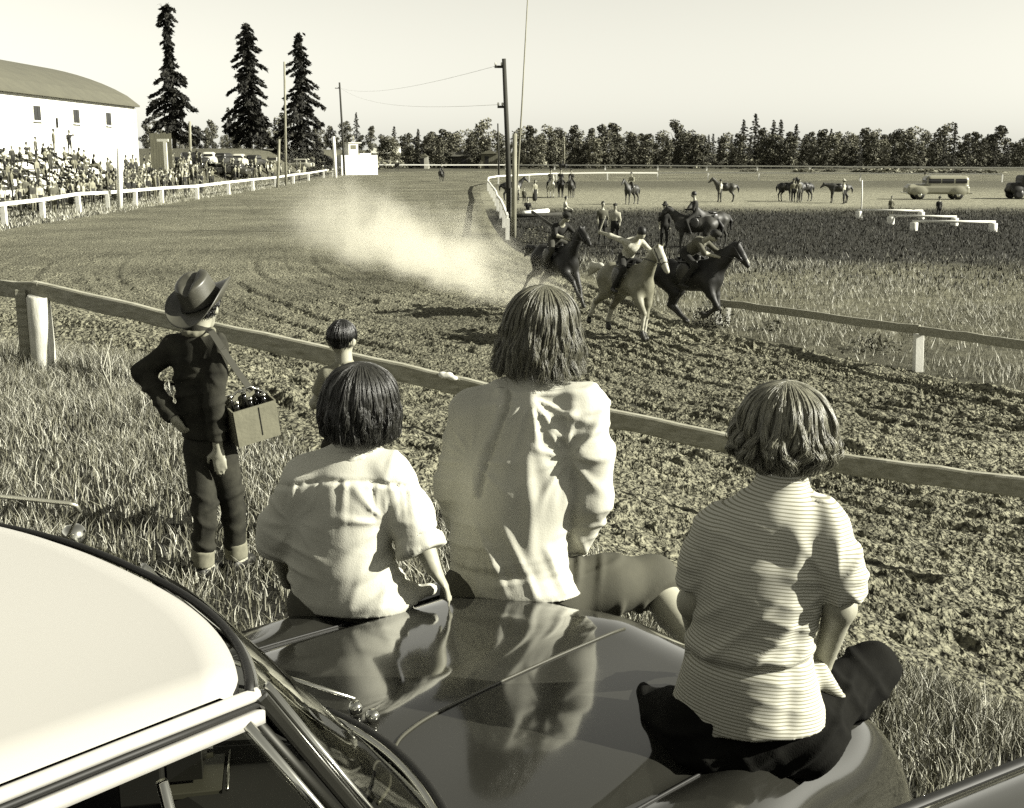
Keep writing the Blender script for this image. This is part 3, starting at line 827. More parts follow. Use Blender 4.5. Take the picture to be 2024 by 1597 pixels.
# far tree line
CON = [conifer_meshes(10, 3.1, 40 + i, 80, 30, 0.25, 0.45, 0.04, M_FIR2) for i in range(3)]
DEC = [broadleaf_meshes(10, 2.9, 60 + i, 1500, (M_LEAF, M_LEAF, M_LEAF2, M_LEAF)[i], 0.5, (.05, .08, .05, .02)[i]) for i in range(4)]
line = [(292, 246, 'd'), (312, 240, 'd'), (395, 250, 'd'), (422, 238, 'd'), (455, 212, 'c'), (470, 245, 'd'), (520, 240, 'd'), (545, 235, 'c'), (562, 225, 'd'), (630, 240, 'd'), (655, 250, 'd'), (684, 242, 'd'), (706, 222, 'c'), (733, 250, 'd'), (758, 268, 'd'), (780, 250, 'c'), (803, 266, 'd'), (827, 255, 'c'), (850, 262, 'd'), (880, 257, 'd'), (907, 262, 'd'), (930, 260, 'd'), (955, 240, 'C'), (985, 262, 'd'), (1030, 255, 'd'), (1052, 250, 'd'), (1085, 252, 'd'), (1108, 255, 'd'), (1136, 250, 'd'), (1165, 255, 'd'), (1195, 248, 'd'), (1217, 245, 'd'), (1246, 265, 'd'), (1270, 265, 'd'), (1290, 268, 'c'), (1310, 262, 'd'), (1336, 240, 'd'), (1357, 262, 'd'), (1380, 270, 'd'), (1400, 266, 'c'), (1425, 268, 'c'), (1445, 266, 'c'), (1468, 236, 'c'), (1491, 225, 'c'), (1510, 255, 'd'), (1527, 237, 'c'), (1541, 236, 'c'), (1556, 262, 'd'), (1572, 245, 'c'), (1600, 262, 'd'), (1625, 258, 'd'), (1641, 255, 'c'), (1660, 262, 'd'), (1682, 265, 'd'), (1705, 255, 'd'), (1725, 260, 'd'), (1750, 268, 'c'), (1770, 258, 'd'), (1800, 255, 'd'), (1825, 260, 'd'), (1845, 262, 'c'), (1866, 248, 'd'), (1885, 243, 'c'), (1906, 265, 'd'), (1930, 262, 'd'), (1950, 265, 'c'), (1970, 250, 'd'), (1986, 276, 'c'), (2006, 280, 'c'), (2022, 278, 'c')]
r0 = random.Random(5)
special = {455: 'small fir between the left and middle tall firs', 706: 'pointed fir just right of the leaning utility pole', 955: 'round-topped tree left of the tall utility pole', 1336: 'tallest broadleaf tree right of the tall pole', 1491: 'tallest conifer of the far tree line on the right', 1468: 'second conifer left of the tallest far one on the right', 780: 'pointed fir above the pale shed roof'}
def zone(px):
    for lim, w in ((420, 'behind the tallest fir'), (560, 'behind the middle fir'), (690, 'behind the right tall fir'), (800, 'behind the judges stand and pale shed'), (900, 'behind the pale hut'), (1000, 'behind the cabin left of the tall pole'), (1090, 'just right of the tall pole'), (1190, 'behind the row of riders'), (1290, 'behind the lone infield rider'), (1400, 'round the tallest broadleaf tree'), (1460, 'left of the tallest far conifers'), (1580, 'among the tallest far conifers'), (1700, 'behind the horse with lowered head'), (1800, 'behind the hurdles'), (1900, 'behind the station wagon')):
        if px < lim: return w
    return 'at the right end of the tree line'
def tree_label(px, top, kd, d):
    hgt = 'tall' if top < 252 else ('middling' if top < 266 else 'low')
    row = 'front' if d < 285 else ('middle' if d < 312 else 'back')
    return '%s %s in the %s row %s' % (hgt, 'dark conifer' if kd == 'c' else 'leafy tree', row, zone(px))
def plant(px, top, kd, d, lab, grp):
    lab = lab or tree_label(px, top, kd, d)
    p = PT(px, 300, d); z0 = Gf(p.x, d); h = PT(px, top, d).z - z0
    big = r0.uniform(.85, 1.2)
    if kd == 'c':
        tree('conifer_tree', r0.choice(CON), (p.x, d, z0), r0.uniform(0, 6.28), (h / 10 * .8 * big, h / 10 * .8 * big, h / 10), lab, grp)
    else:
        tree('broadleaf_tree', r0.choice(DEC), (p.x, d, z0), r0.uniform(0, 6.28), (h / 10 * 1.25 * big, h / 10 * 1.25 * big, h / 9.4), lab, grp)
for px, top, kd in line:
    c = kd == 'c'
    lab = special.get(px)
    plant(px, top, kd, r0.uniform(285, 325), lab, None if px in special else ('conifers of the far tree line' if c else 'broadleaf trees of the far tree line'))
for i in range(150):
    px = 285 + i * 11.8 + r0.uniform(-8, 8); c = r0.random() < .25
    if px < 690: top = r0.uniform(255, 275)
    else: top = r0.uniform(264, 288)
    plant(px, top, 'c' if c else 'd', r0.uniform(300, 345) if i % 2 else r0.uniform(272, 284), None, 'conifers of the far tree line' if c else 'broadleaf trees of the far tree line')
# brush along the foot of the wood and the far rail
def bush_mesh(seed, m=M_LEAF):
    r = np.random.default_rng(seed); k = 700
    v = r.normal(size=(k, 3)); v /= np.linalg.norm(v, axis=1)[:, None]; v *= (r.random(k) ** .4)[:, None] * np.array([1.2, 1.0, .6])
    v[:, 2] = np.abs(v[:, 2]) + .05; v += .25 * r.normal(size=(k, 3)) * np.array([1, 1, .3]); v[:, 2] = np.abs(v[:, 2])
    return leaf_quads('foliage', v, r.normal(size=(k, 3)), .35 * r.uniform(.6, 1.4, k), .2 * r.uniform(.6, 1.2, k), m, seed)
BUSH = [bush_mesh(80), bush_mesh(81, M_LEAF), bush_mesh(82, M_LEAF2)]
def bush(px, py, w, h, lab, grp=None):
    p = GP(px, py); o = obj('bush', r0.choice(BUSH), None, tuple(p), r0.uniform(0, 6.28)); o.scale = (w / 2, w / 2.4, h); tag(o, lab, 'bush', grp)
for i in range(44):
    bx_ = 700 + i * 30.5 + r0.uniform(-10, 10); bush(bx_, r0.uniform(329, 332), r0.uniform(5.5, 8.5), r0.uniform(2.0, 4.4), 'low bush under the trees ' + zone(bx_), 'bushes along the far tree line')
for px, py, w, h in ((1590, 341, 5, .9), (1640, 340, 3, .8), (1725, 341, 7, 1.1), (1760, 342, 6, 1.2), (1800, 341, 5, 1.0), (1850, 342, 7, 1.1), (1900, 343, 6, 1.0), (1945, 343, 5, .8), (1480, 340, 3, .6)):
    bush(px, py, w, h, 'low dark bush beside the farthest rail ' + {1590: 'under the conifers', 1640: 'above the horse with lowered head', 1725: 'above the left hurdle', 1760: 'above the middle hurdle', 1800: 'left of the station wagon', 1850: 'above the station wagon', 1900: 'right of the station wagon', 1945: 'nearest the right frame edge', 1480: 'above the bay horse'}[px], 'bushes beside the farthest rail')

# ================================================================== BUILDINGS
M_WALL = mat('white_board_wall', 0.82, 0.8, 0.05, 0.5)
M_ROOF = mat('grey_shingle_roof', 0.10, 0.9, 0.12, 0.6, 0.3, 6)
M_GLASSD = mat('dark_window_glass', 0.012, 0.1, spec=0.6)
M_GREY = mat('grey_boards', 0.15, 0.9, 0.3, 2.0, stretch=(3, 3, .4))
M_PALEROOF = mat('pale_sheet_roof', 0.55, 0.7, 0.15, 1.0)
barn = empty('exhibition_barn', (-43, 97, Gf(-43, 97)), 0, 'white barn with barrel-vaulted grey roof behind the crowd', 'barn')
BX0, BX1, BY0, BY1, ZE, ZB = -43.0, -75.0, 55.0, 135.5, 7.45, -2.0
def bl(o): return to_local(barn, o)
mb = MB(); mb.box(((BX0 + BX1) / 2, (BY0 + BY1) / 2, (ZE + ZB) / 2), (abs(BX1 - BX0), BY1 - BY0, ZE - ZB)); bl(mb.build('wall', M_WALL, barn))
arc = [(BX0 + .5 + (BX1 - BX0 - 1.0) * i / 24, ZE + 0.03 + 4.7 * (1 - (2 * i / 24 - 1) ** 2) ** 0.8) for i in range(25)]
mb = MB(); mb.prism([(x_, BY0 - .4, z_) for x_, z_ in arc] + [(BX1 - .5, BY0 - .4, ZE - .15), (BX0 + .5, BY0 - .4, ZE - .15)], (0, BY1 - BY0 + .7, 0)); bl(mb.build('roof', M_ROOF, barn))
mb = MB(); mb.box((BX0 + .06, BY1 - .35, (ZE + ZB) / 2 - .1), (.1, .7, ZE - ZB - .4)); bl(mb.build('corner_board', M_WHITE2, barn))
for y_ in (69.5, 79, 88.5, 97.9, 107.4, 117, 126.3):
    w = bl(MB().box((BX0 + .02, y_, 5.75), (.06, 1.75, 1.45)).build('window', M_WHITE2, barn))
    for s in (-1, 1):
        o = MB().box((BX0 + .07, y_ + s * .40, 5.75), (.05, .72, 1.25)).build('pane', M_GLASSD, w)
    o = MB().box((BX0 + .14, y_, 5.0), (.28, 1.95, .08)).build('sill', M_WALL, w)
o = MB().box((BX0 + .05, 111.9, 5.0), (.12, .35, .9)).build('vent', M_BLACK, barn); bl(o)

# bleachers
bleach = empty('bleachers', (-33, 85, -1.5), 0, 'wooden bleacher steps under the seated crowd below the barn', 'bleachers')
for i in range(7):
    to_local(bleach, MB().box((-32.6 - i * 1.2, 85, -1.5 + .2 + i * .57), (.5, 44, .07)).build('plank', M_BARK, bleach))
for k in range(12):
    y_ = 63.5 + k * 3.9
    to_local(bleach, MB().beam((-32, y_, -1.7), (-40.4, y_, 2.25), .12, .2).build('stringer', M_BARK, bleach))

# judges stand
jb = GP(703, 346)
js = empty('judges_stand', tuple(jb), 0.55, 'white boarded judges stand with a small booth beside the track', 'stand')
s_ = jb.y / FPX
mb = MB(); mb.box((0, 0, 1.55), (6.6, 3.5, 3.5)); mb.build('enclosure', M_WALL, js)
for k in range(9): MB().box((-3.0 + k * .75, -1.755, 1.5), (.06, .02, 3.3)).build('batten', M_WALL, js)
MB().box((-.55, .2, 4.2), (1.7, 1.6, 2.1)).build('booth', M_WALL, js); MB().box((-.3, .2, 5.3), (2.4, 2.0, .12)).build('booth_roof', M_WHITE, js); MB().box((-.55, -.62, 4.6), (1.0, .06, .7)).build('opening', M_GREY, js)
MB().box((2.2, 1.2, 3.45), (2.0, 1.0, .3)).build('platform_rail', M_WHITE, js)
# sheds
def shed(name, label, px0, px1, ytop, yeave, d, wallm, roofm, gable=False):
    a = PT(px0, 300, d); b = PT(px1, 300, d); z0 = Gf(a.x, d) - .2; zt = PT(px0, ytop, d).z; ze = PT(px0, yeave, d).z
    root = empty(name, ((a.x + b.x) / 2, d, z0), 0, label, 'shed'); L = b.x - a.x
    MB().box((0, 3, (ze - z0) / 2), (L * .96, 5.4, ze - z0)).build('wall', wallm, root)
    if gable:
        MB().prism([(-L / 2, -.3, ze - z0), (0, -.3, zt - z0), (L / 2, -.3, ze - z0)], (0, 6.5, 0)).build('roof', roofm, root)
        MB().box((-.6, .27, (ze - z0) * .45), (.9, .08, (ze - z0) * .8)).build('door', M_BLACK, root)
    else:
        MB().prism([(-L / 2, -.4, ze - z0), (-L / 2, 3, zt - z0), (-L / 2, 6.4, ze - z0)], (L, 0, 0)).build('roof', roofm, root)
        for q in (-.3, 0, .3): MB().box((L * q, .28, (ze - z0) * .45), (1.3, .08, (ze - z0) * .75)).build('door', M_BLACK, root)
    return root
shed('stable_shed', 'long low shed with pale roof right of the judges stand', 726, 789, 289, 303, 290, M_BARK, M_PALEROOF)
shed('cabin', 'small grey gabled cabin before the trees left of the tall pole', 950, 984, 296, 304, 275, M_GREY, M_GREY, True)
shed('cabin', 'tiny pale hut before the trees beside the low shed', 832, 846, 304, 309, 275, M_PALEROOF, M_GREY, True)
shed('stable_shed', 'dark low shed under the trees between hut and cabin', 862, 930, 300, 309, 280, M_BARK, M_BARK)
# tall boarded hoarding and goal-like frame by the crowd
p = PT(318, 300, 118); z0 = Gf(p.x, 118)
hd = empty('hoarding', (p.x, 118, z0), 0, 'tall grey boarded hoarding at the right end of the crowd', 'hoarding')
for k in range(8):
    MB().box((-.9 + k * .27, 0, 2.35 + .06 * (k % 3)), (.262, .05, 5.6)).build('board', M_GREY, hd)
MB().box((0, .08, 3.6), (2.3, .08, .15)).build('batten', M_GREY, hd)
fr = empty('post_frame', (p.x + .9, 116.5, z0), 0, 'pale T-shaped post standing in front of the grey hoarding', 'post')
MB().box((0, 0, 2.1), (.3, .3, 4.6)).build('upright', M_POST, fr); MB().box((-.2, 0, 4.5), (1.1, .25, .25)).build('crosspiece', M_POST, fr)
# ================================================================== PEOPLE, HORSES, CARS IN THE DISTANCE
M_SKIN = mat('skin', 0.34, 0.55, 0.08, 8, spec=0.35)
M_SKIND = mat('skin_tanned', 0.22, 0.55, 0.1, 8, spec=0.35)
M_HAIRD = mat('dark_hair', 0.015, 0.5); M_HAIRL = mat('light_hair', 0.12, 0.5)
M_SHOE = mat('dark_shoe', 0.02, 0.5)
CL = [mat('cloth_%s' % n, g, 0.9, 0.15, 9, 0.4, 30) for n, g in (('white', .48), ('cream', .36), ('pale', .25), ('grey', .15), ('mid', .09), ('dark', .045), ('black', .018))]
M_HIDE = {k: mat('horse_hide_' + k, g, 0.55, 0.3, 4, 0.25, 50, spec=0.3) for k, g in (('black', .012), ('dark', .028), ('bay', .05), ('grey', .19), ('white', .5))}
M_MANE = mat('dark_mane', 0.008, 0.6); M_MANEW = mat('pale_mane', 0.5, 0.6); M_HOOF = mat('hoof', 0.03, 0.5); M_SOCK = mat('white_sock', 0.6, 0.6)
M_LEATHER = mat('saddle_leather', 0.02, 0.4, spec=0.5); M_STRAW = mat('straw_hat', 0.45, 0.8); M_FELT = mat('dark_felt', 0.03, 0.9)

def human(pel=(0, 0, .93), lean=0.0, arms=None, legs=None, head=(0, 0), hat=None, skirt=False, k=1.0, female=False, twist=0.0):
    """figure facing +X; arms/legs as ((elbow),(hand)) / ((knee),(ankle)) offsets; slots skin, hair, top, bottom, shoe, hat"""
    s = SDF(0.05); pel = np.array(pel, float)
    up = np.array([math.sin(lean), 0, math.cos(lean)]); fw = np.array([math.cos(lean), 0, -math.sin(lean)])
    nk = pel + up * .50; ch = pel + up * .34; wa = pel + up * .14
    s.cone(pel, wa, .145, .125, ((1, 0, 0), 1.25), 3 if not skirt else 3)
    s.cone(wa, ch, .13, .16, ((1, 0, 0), 1.3), 2); s.cone(ch + np.array([0, -.1, .02]), ch + np.array([0, .1, .02]), .12, .12, ((1, 0, 0), 1.2), 2)
    s.cone(ch + up * .08, nk + up * .08 + fw * .02, .07, .052, None, 0)
    hd = nk + up * .21 + fw * (.05 + head[0])
    s.ell(hd, (.098, .078, .118), None, 0, .03); s.cone(hd + fw * .085 - up * .01, hd + fw * .105 - up * .025, .018, .016, None, 0, .02)
    s.ell(hd + up * .035 - fw * .018, (.106, .088, .105), None, 1, .01)
    if female: s.ell(hd - up * .04 - fw * .035, (.085, .09, .12), None, 1, .02)
    if hat == 'brim':
        s.cone(hd + up * .085, hd + up * .16, .095, .08, None, 5, .01); s.ell(hd + up * .088, (.19, .165, .014), None, 5, .01)
    elif hat == 'cap':
        s.ell(hd + up * .07, (.112, .098, .065), None, 5, .01); s.ell(hd + up * .055 + fw * .1, (.09, .07, .012), None, 5, .01)
    arms = arms or (((0.02, .05, -.28), (.06, .04, -.53)),) * 2
    for i, sd in enumerate((-1, 1)):
        sh = ch + up * .085 + np.array([0, sd * .175, 0]); e = sh + np.array(arms[i][0]) * np.array([1, sd, 1]); h = sh + np.array(arms[i][1]) * np.array([1, sd, 1])
        s.cone(sh, e, .062, .05, None, 2); s.cone(e, h, .043, .034, None, 0 if i % 2 == 0 or female else 2); d = (h - e) / np.linalg.norm(h - e)
        s.ell(h + d * .07, (.045, .03, .05), None, 0, .03)
    legs = legs or (((0, .02, -.44), (-.02, .03, -.84)),) * 2
    if skirt:
        mid = pel + (np.array(legs[0][0]) + np.array(legs[1][0])) / 2 * np.array([1, 0, 1.25])
        s.cone(pel, mid, .15, .20, ((1, 0, 0), 1.15), 3)
    for i, sd in enumerate((-1, 1)):
        hp = pel + np.array([0, sd * .085, -.02]); kn = hp + np.array(legs[i][0]) * np.array([1, sd, 1]); an = hp + np.array(legs[i][1]) * np.array([1, sd, 1])
        s.cone(hp, kn, .095, .062, None, 3); s.cone(kn, an, .06, .042, None, 0 if skirt else 3)
        s.cone(an + np.array([-.02, 0, -.03]), an + np.array([.16, sd * .02, -.05]), .045, .035, None, 4, .02)
    if k != 1.0:
        for i, q in enumerate(s.p):
            q = list(q); q[1] = q[1] * k
            if q[0] == 'c': q[2] = q[2] * k; q[3] *= k; q[4] *= k
            else: q[2] = q[2] * k
            s.p[i] = tuple(q)
    return s
SIT = dict(pel=(0, 0, .46), legs=(((.42, .03, .02), (.40, .04, -.36)),) * 2, arms=(((.12, .05, -.22), (.33, 0, -.30)),) * 2)
def hum_mesh(name, res, **kw):
    return human(**kw).mesh(name, res, [M_SKIN, M_HAIRD, CL[0], CL[5], M_SHOE, M_STRAW])
CROWD = {
    'standing': hum_mesh('person', .05),
    'standing_hips': hum_mesh('person', .05, arms=(((-.1, .2, -.2), (.02, .06, -.36)), ((-.1, .2, -.2), (.02, .06, -.36)))),
    'shading': hum_mesh('person', .05, arms=(((.1, .1, -.25), (.1, .05, -.5)), ((.22, .12, .02), (.16, -.1, .2))), hat=None),
    'hatted': hum_mesh('person', .05, hat='brim'),
    'capped': hum_mesh('person', .05, hat='cap', legs=(((.05, .04, -.44), (.02, .06, -.84)), ((-.03, .04, -.44), (-.10, .06, -.84)))),
    'skirted': hum_mesh('person', .05, skirt=True, female=True),
    'seated': hum_mesh('person', .05, **SIT),
    'seated_hat': hum_mesh('person', .05, hat='brim', **SIT),
    'seated_woman': hum_mesh('person', .05, female=True, skirt=True, lean=.15, **SIT),
}
def place_person(me, loc, rz, top, bottom, hatm=None, hair=None, label=None, group=None, sc=1.0, skin=None):
    o = obj('person', me, None, loc, rz); o.scale = (sc, sc, sc)
    for i, m in ((2, top), (3, bottom), (5, hatm), (1, hair), (0, skin)):
        if m is not None and i < len(o.material_slots):
            o.material_slots[i].link = 'OBJECT'; o.material_slots[i].material = m
    return tag(o, label, 'person', group)
rc = random.Random(21)
TONES = [(CL[0], 'white top'), (CL[6], 'black top'), (CL[2], 'pale top'), (CL[3], 'grey top'), (CL[5], 'dark top'), (CL[1], 'cream top'), (CL[6], 'black top'), (CL[4], 'brownish top'), (CL[5], 'dark top'), (CL[3], 'grey top'), (CL[4], 'brownish top')]
ROWS = ['lowest', 'second', 'third', 'fourth', 'fifth', 'sixth', 'seventh', 'top']
def crowd_person(x, y, z, pose, zone, grp=None):
    t, tn = rc.choice(TONES); b = rc.choice([CL[5], CL[6], CL[5], CL[6], CL[3]])
    hm = rc.choice([M_STRAW, M_FELT])
    word = 'seated' if pose.startswith('seated') else 'standing'
    hat = ' and hat' if 'hat' in pose else (' and cap' if pose == 'capped' else '')
    place_person(CROWD[pose], (x, y, z), rc.uniform(-.7, .5), t, b, hm, rc.choice([M_HAIRD, M_HAIRD, M_HAIRL]), '%s spectator in %s%s %s' % (word, tn, hat, zone), 'spectators ' + (grp or zone), rc.uniform(1.0, 1.25), rc.choice([M_SKIN, M_SKIND]))
for i in range(7):
    xx = -32.6 - i * 1.2; zz = -1.5 + .235 + i * .57
    for j in range(29):
        y = 64 + j * 1.5 + rc.uniform(-.45, .45)
        px = CX + xx / y * FPX
        if px < -25 or px > 262 + i * 6 or rc.random() < .14: continue
        if i == 6 and rc.random() < .4: continue
        pose = rc.choice(['seated', 'seated', 'seated_hat', 'seated_woman', 'seated_woman', 'standing', 'shading'])
        crowd_person(xx, y, zz - (.0 if not pose.startswith('seated') else .42) + (0 if pose.startswith('seated') else 0.0), pose, 'on the %s bleacher, %s' % (ROWS[i], 'far left' if px < 60 else ('mid left' if px < 140 else ('left of the white post' if px < 225 else 'right of the white post'))), 'on the bleachers below the white barn')
for j in range(56):
    y = rc.uniform(68, 112); xx = rc.uniform(-32.0, -28.6)
    px = CX + xx / y * FPX
    if px < -20: continue
    crowd_person(xx, y, Gf(xx, y), rc.choice(['standing', 'standing_hips', 'shading', 'hatted', 'capped', 'skirted', 'standing']), 'before the bleachers, ' + ('at the left edge' if px < 80 else ('left of the white post' if px < 220 else ('right of the white post' if px < 320 else 'near the hoarding'))), 'between the bleachers and the white rail')
for px, py in ((355, 372), (362, 366), (345, 378), (370, 372), (338, 366), (428, 372), (424, 374), (470, 360), (486, 364), (495, 360), (505, 356), (515, 362), (522, 354), (532, 357), (540, 352), (575, 356), (583, 352), (590, 358), (598, 350), (606, 352), (480, 352), (500, 349), (560, 349), (572, 345), (615, 345), (622, 343), (390, 360), (400, 357), (408, 360), (384, 366), (395, 366), (535, 345), (548, 343), (378, 358), (365, 352), (352, 350), (140, 405), (312, 378), (325, 372), (330, 382)):
    for rep in range(1):
        p = GP(px + rc.uniform(-9, 9), py + rc.uniform(-5, 3) - rep * 3)
        if rep and px < 200: continue
        crowd_person(p.x, p.y, p.z, rc.choice(['standing', 'standing_hips', 'shading', 'hatted', 'capped', 'skirted', 'standing', 'seated']), 'along the rail ' + ('below the hoarding' if px < 345 else ('below the tallest fir' if px < 420 else ('below the middle fir' if px < 530 else ('below the slim pole' if px < 585 else 'next to the judges stand')))), 'along the rail between barn and judges stand')
for j in range(70):
    px = rc.uniform(248, 402); py = rc.uniform(340, 386) - (px - 248) * .06
    p = GP(px, py)
    if p.x > -28.5: continue
    crowd_person(p.x, p.y, p.z, rc.choice(['standing', 'standing_hips', 'shading', 'hatted', 'capped', 'skirted', 'standing']), 'in the thick crowd ' + ('left of the hoarding' if px < 300 else ('by the hoarding' if px < 345 else 'under the tallest fir')), 'in the thick crowd right of the barn')
for j in range(22):
    px = rc.uniform(440, 640); p = GP(px, rc.uniform(343, 362) - (px - 440) * .03)
    if p.x > -28.5: continue
    crowd_person(p.x, p.y, p.z, rc.choice(['standing', 'standing_hips', 'shading', 'hatted', 'capped', 'skirted', 'standing']), 'among the cars ' + ('below the middle fir' if px < 530 else ('round the slim pole' if px < 590 else 'left of the judges stand')), 'among the parked cars')
place_person(CROWD['shading'], (jb.x - .3, jb.y + .6, jb.z + 5.35), -1.2, CL[0], CL[2], None, None, 'person in white standing on top of the judges stand booth', None, .75)

# ------------------------------------------------------------------ horses (heading +X)
def horse(neck=(1.0, 1.78), nose=(1.34, 1.46), legs=None, tail=None, res=.03, mats=None, body_dz=0.0, arch=0.0, name='horse', pitch=0.0, hm_=0, wind=False):
    s = SDF(0.07)
    lat = ((0, 1, 0), 1.12)
    s.ell((0.0, 0, 1.12), (.62, .275, .30), None, 0, .12)
    s.cone((.42, 0, 1.13), (.50, 0, 1.10), .285, .265, lat, 0, .12); s.cone((-.50, 0, 1.18), (-.62, 0, 1.14), .275, .25, lat, 0, .12)
    s.cone((.30, 0, 1.36), (.48, 0, 1.36), .10, .13, ((0, 1, 0), 1.6), 0, .14)
    nx, nz = neck; n0 = np.array([.55, 0, 1.24]); n1 = np.array([nx, 0, nz])
    s.cone(n0, n1, .215, .105, ((0, 1, 0), 1.55), 0, .12)
    if hm_: s.cone(n0 + (n1 - n0) * .45, n1, .15, .106, ((0, 1, 0), 1.55), hm_, .02)
    hx, hz = nose; h1 = np.array([hx, 0, hz]); hd = (h1 - n1); hd /= np.linalg.norm(hd)
    s.cone(n1 + hd * .02, n1 + hd * .24, .118, .088, ((0, 1, 0), 1.35), hm_, .05); s.cone(n1 + hd * .22, h1, .088, .058, ((0, 1, 0), 1.2), hm_, .05)
    pr = np.array([-hd[2], 0, hd[0]]); pr = pr if pr[2] > 0 else -pr
    s.cone(n1 + hd * .08 - pr * .07, n1 + hd * .20 - pr * .05, .06, .05, None, 0, .05)
    for sd in (-1, 1):
        e0 = n1 + pr * .08 + np.array([0, sd * .055, .02]); s.cone(e0, e0 + pr * .13 - hd * .03 + np.array([0, sd * .02, 0]), .032, .008, None, 0, .02)
    nd = (n1 - n0); nd /= np.linalg.norm(nd); npn = np.array([-nd[2], 0, nd[0]])
    if npn[0] > 0: npn = -npn
    m0 = n0 + np.array([-.05, 0, .15]); s.cone(n0 + nd * .12 + npn * .17, n1 + npn * .075, .05, .045, ((0, 1, 0), 1.3), 1, .02); s.cone(n1 + npn * .05 + pr * .03, n1 + hd * .10 + pr * .085, .04, .02, None, 1, .02)
    tail = tail or [(-.86, 0, 1.28), (-1.0, 0, 1.05), (-1.02, 0, .6)]
    s.chain([(-.80, 0, 1.30)] + tail, [.045, .06, .085, .02], 1, None, .03)
    FRONT = [(.50, .75), (.53, .47), (.52, .16), (.56, .03)]; HIND = [(-.42, .80), (-.66, .52), (-.62, .16), (-.57, .03)]
    legs = legs or [FRONT, FRONT, HIND, HIND]
    for i, L in enumerate(legs):
        sd = -1 if i % 2 == 0 else 1; y = sd * (.15 if i < 2 else .15)
        P = [np.array([a, y, b]) for a, b in L]
        if i < 2:
            s.cone((.50, sd * .13, 1.02), P[0], .15, .092, None, 0, .08); s.cone(P[0], P[1], .085, .055, None, 0, .04)
        else:
            s.cone((-.56, sd * .12, 1.10), P[0], .19, .125, None, 0, .08); s.cone(P[0], P[1], .105, .058, None, 0, .04)
        s.cone(P[1], P[2], .054, .038, None, 0 if not (mats and len(mats) > 3) else 3, .03)
        s.cone(P[2], P[3] + np.array([0, 0, .02]), .040, .05, None, 2, .02); s.cone(P[3] + np.array([0, 0, .01]), P[3] + np.array([.03, 0, 0]), .055, .05, None, 2, .01)
    if pitch or body_dz:
        c, t = math.cos(pitch), math.sin(pitch); R = np.array([[c, 0, -t], [0, 1, 0], [t, 0, c]])
        piv = np.array([0, 0, 1.1])
        s2 = []
        for q in s.p:
            q = list(q)
            if q[0] == 'c': q[1] = R @ (q[1] - piv) + piv + [0, 0, body_dz]; q[2] = R @ (q[2] - piv) + piv + [0, 0, body_dz]
            else: q[1] = R @ (q[1] - piv) + piv + [0, 0, body_dz]
            s2.append(tuple(q))
        s.p = s2
    if wind:
        rr_ = random.Random(int(neck[0] * 100 + nose[1] * 37))
        for i in range(9):
            f = .1 + .1 * i; p0 = n0 + nd * np.linalg.norm(n1 - n0) * f + npn * (.17 - .10 * f); L_ = rr_.uniform(.14, .24)
            s.cone(p0, p0 + np.array([-L_, rr_.uniform(-.06, .06), rr_.uniform(-.06, .07)]), .035, .008, None, 1, .02)
        for i in range(5):
            a = np.array([-.92, 0, 1.34]); s.chain([a, a + np.array([-.25, rr_.uniform(-.05, .05), rr_.uniform(-.05, .04)]), a + np.array([-.5 - rr_.random() * .15, rr_.uniform(-.14, .14), rr_.uniform(-.3, -.02)])], [.05, .045, .008], 1, None, .02)
    def mus(V, Nn):
        x_, y_, z_ = V.T
        return .010 * vnoise(x_ * 5, y_ * 5, z_ * 4, 9) + .006 * vnoise(x_ * 11, y_ * 11, z_ * 9, 10)
    return s.mesh(name, res, mats or [M_HIDE['dark'], M_MANE, M_HOOF], (), mus)
H_STAND = horse(res=.05); H_GRAZE = horse(neck=(1.12, 1.12), nose=(1.35, .72), res=.05)
H_WALK = horse(neck=(1.02, 1.70), nose=(1.38, 1.40), res=.05, legs=[[(.60, .76), (.70, .48), (.72, .17), (.78, .04)], [(.44, .75), (.38, .47), (.28, .18), (.26, .06)], [(-.36, .80), (-.52, .53), (-.42, .17), (-.36, .04)], [(-.50, .80), (-.82, .54), (-.88, .18), (-.86, .05)]])
def saddle_parts(root, grey=False, res=.03, blanket=None):
    s = SDF(.03); s.ell((0.02, 0, 1.42), (.26, .20, .05), None, 0, .03); s.cone((.22, 0, 1.44), (.24, 0, 1.52), .05, .035); s.cone((-.2, -.1, 1.47), (-.2, .1, 1.47), .04, .04)
    for sd in (-1, 1): s.ell((.03, sd * .28, 1.2), (.17, .03, .22), None, 0, .03)
    obj('saddle', s.mesh('saddle', res, M_LEATHER), root)
def bridle(root, neck=(1.0, 1.78), nose=(1.34, 1.46), dz=0.0, hand=(.42, 0, 1.62)):
    n1 = Vector((neck[0], 0, neck[1])); h1 = Vector((nose[0], 0, nose[1])); d = (h1 - n1).normalized()
    mb = MB()
    for sd in (-1, 1):
        mb.tube([n1 + Vector((0, sd * .09, .03)), n1 + d * .22 + Vector((0, sd * .088, 0)), n1 + d * .34 + Vector((0, sd * .072, 0))], .011, 5)
        mb.tube([n1 + d * .34 + Vector((0, sd * .075, 0)), (n1 + Vector(hand)) / 2 + Vector((0, sd * .12, -.08)), Vector(hand)], .010, 5)
    for q in (.24, .34):
        mb.tube([n1 + d * q + Vector((0, math.cos(a) * .085, 0)) + d.cross(Vector((0, 1, 0))) * math.sin(a) * .092 for a in [i * math.pi / 5 for i in range(11)]], .009, 5)
    obj('bridle', mb.mesh('bridle', M_LEATHER, True), root).location = (0, 0, dz)
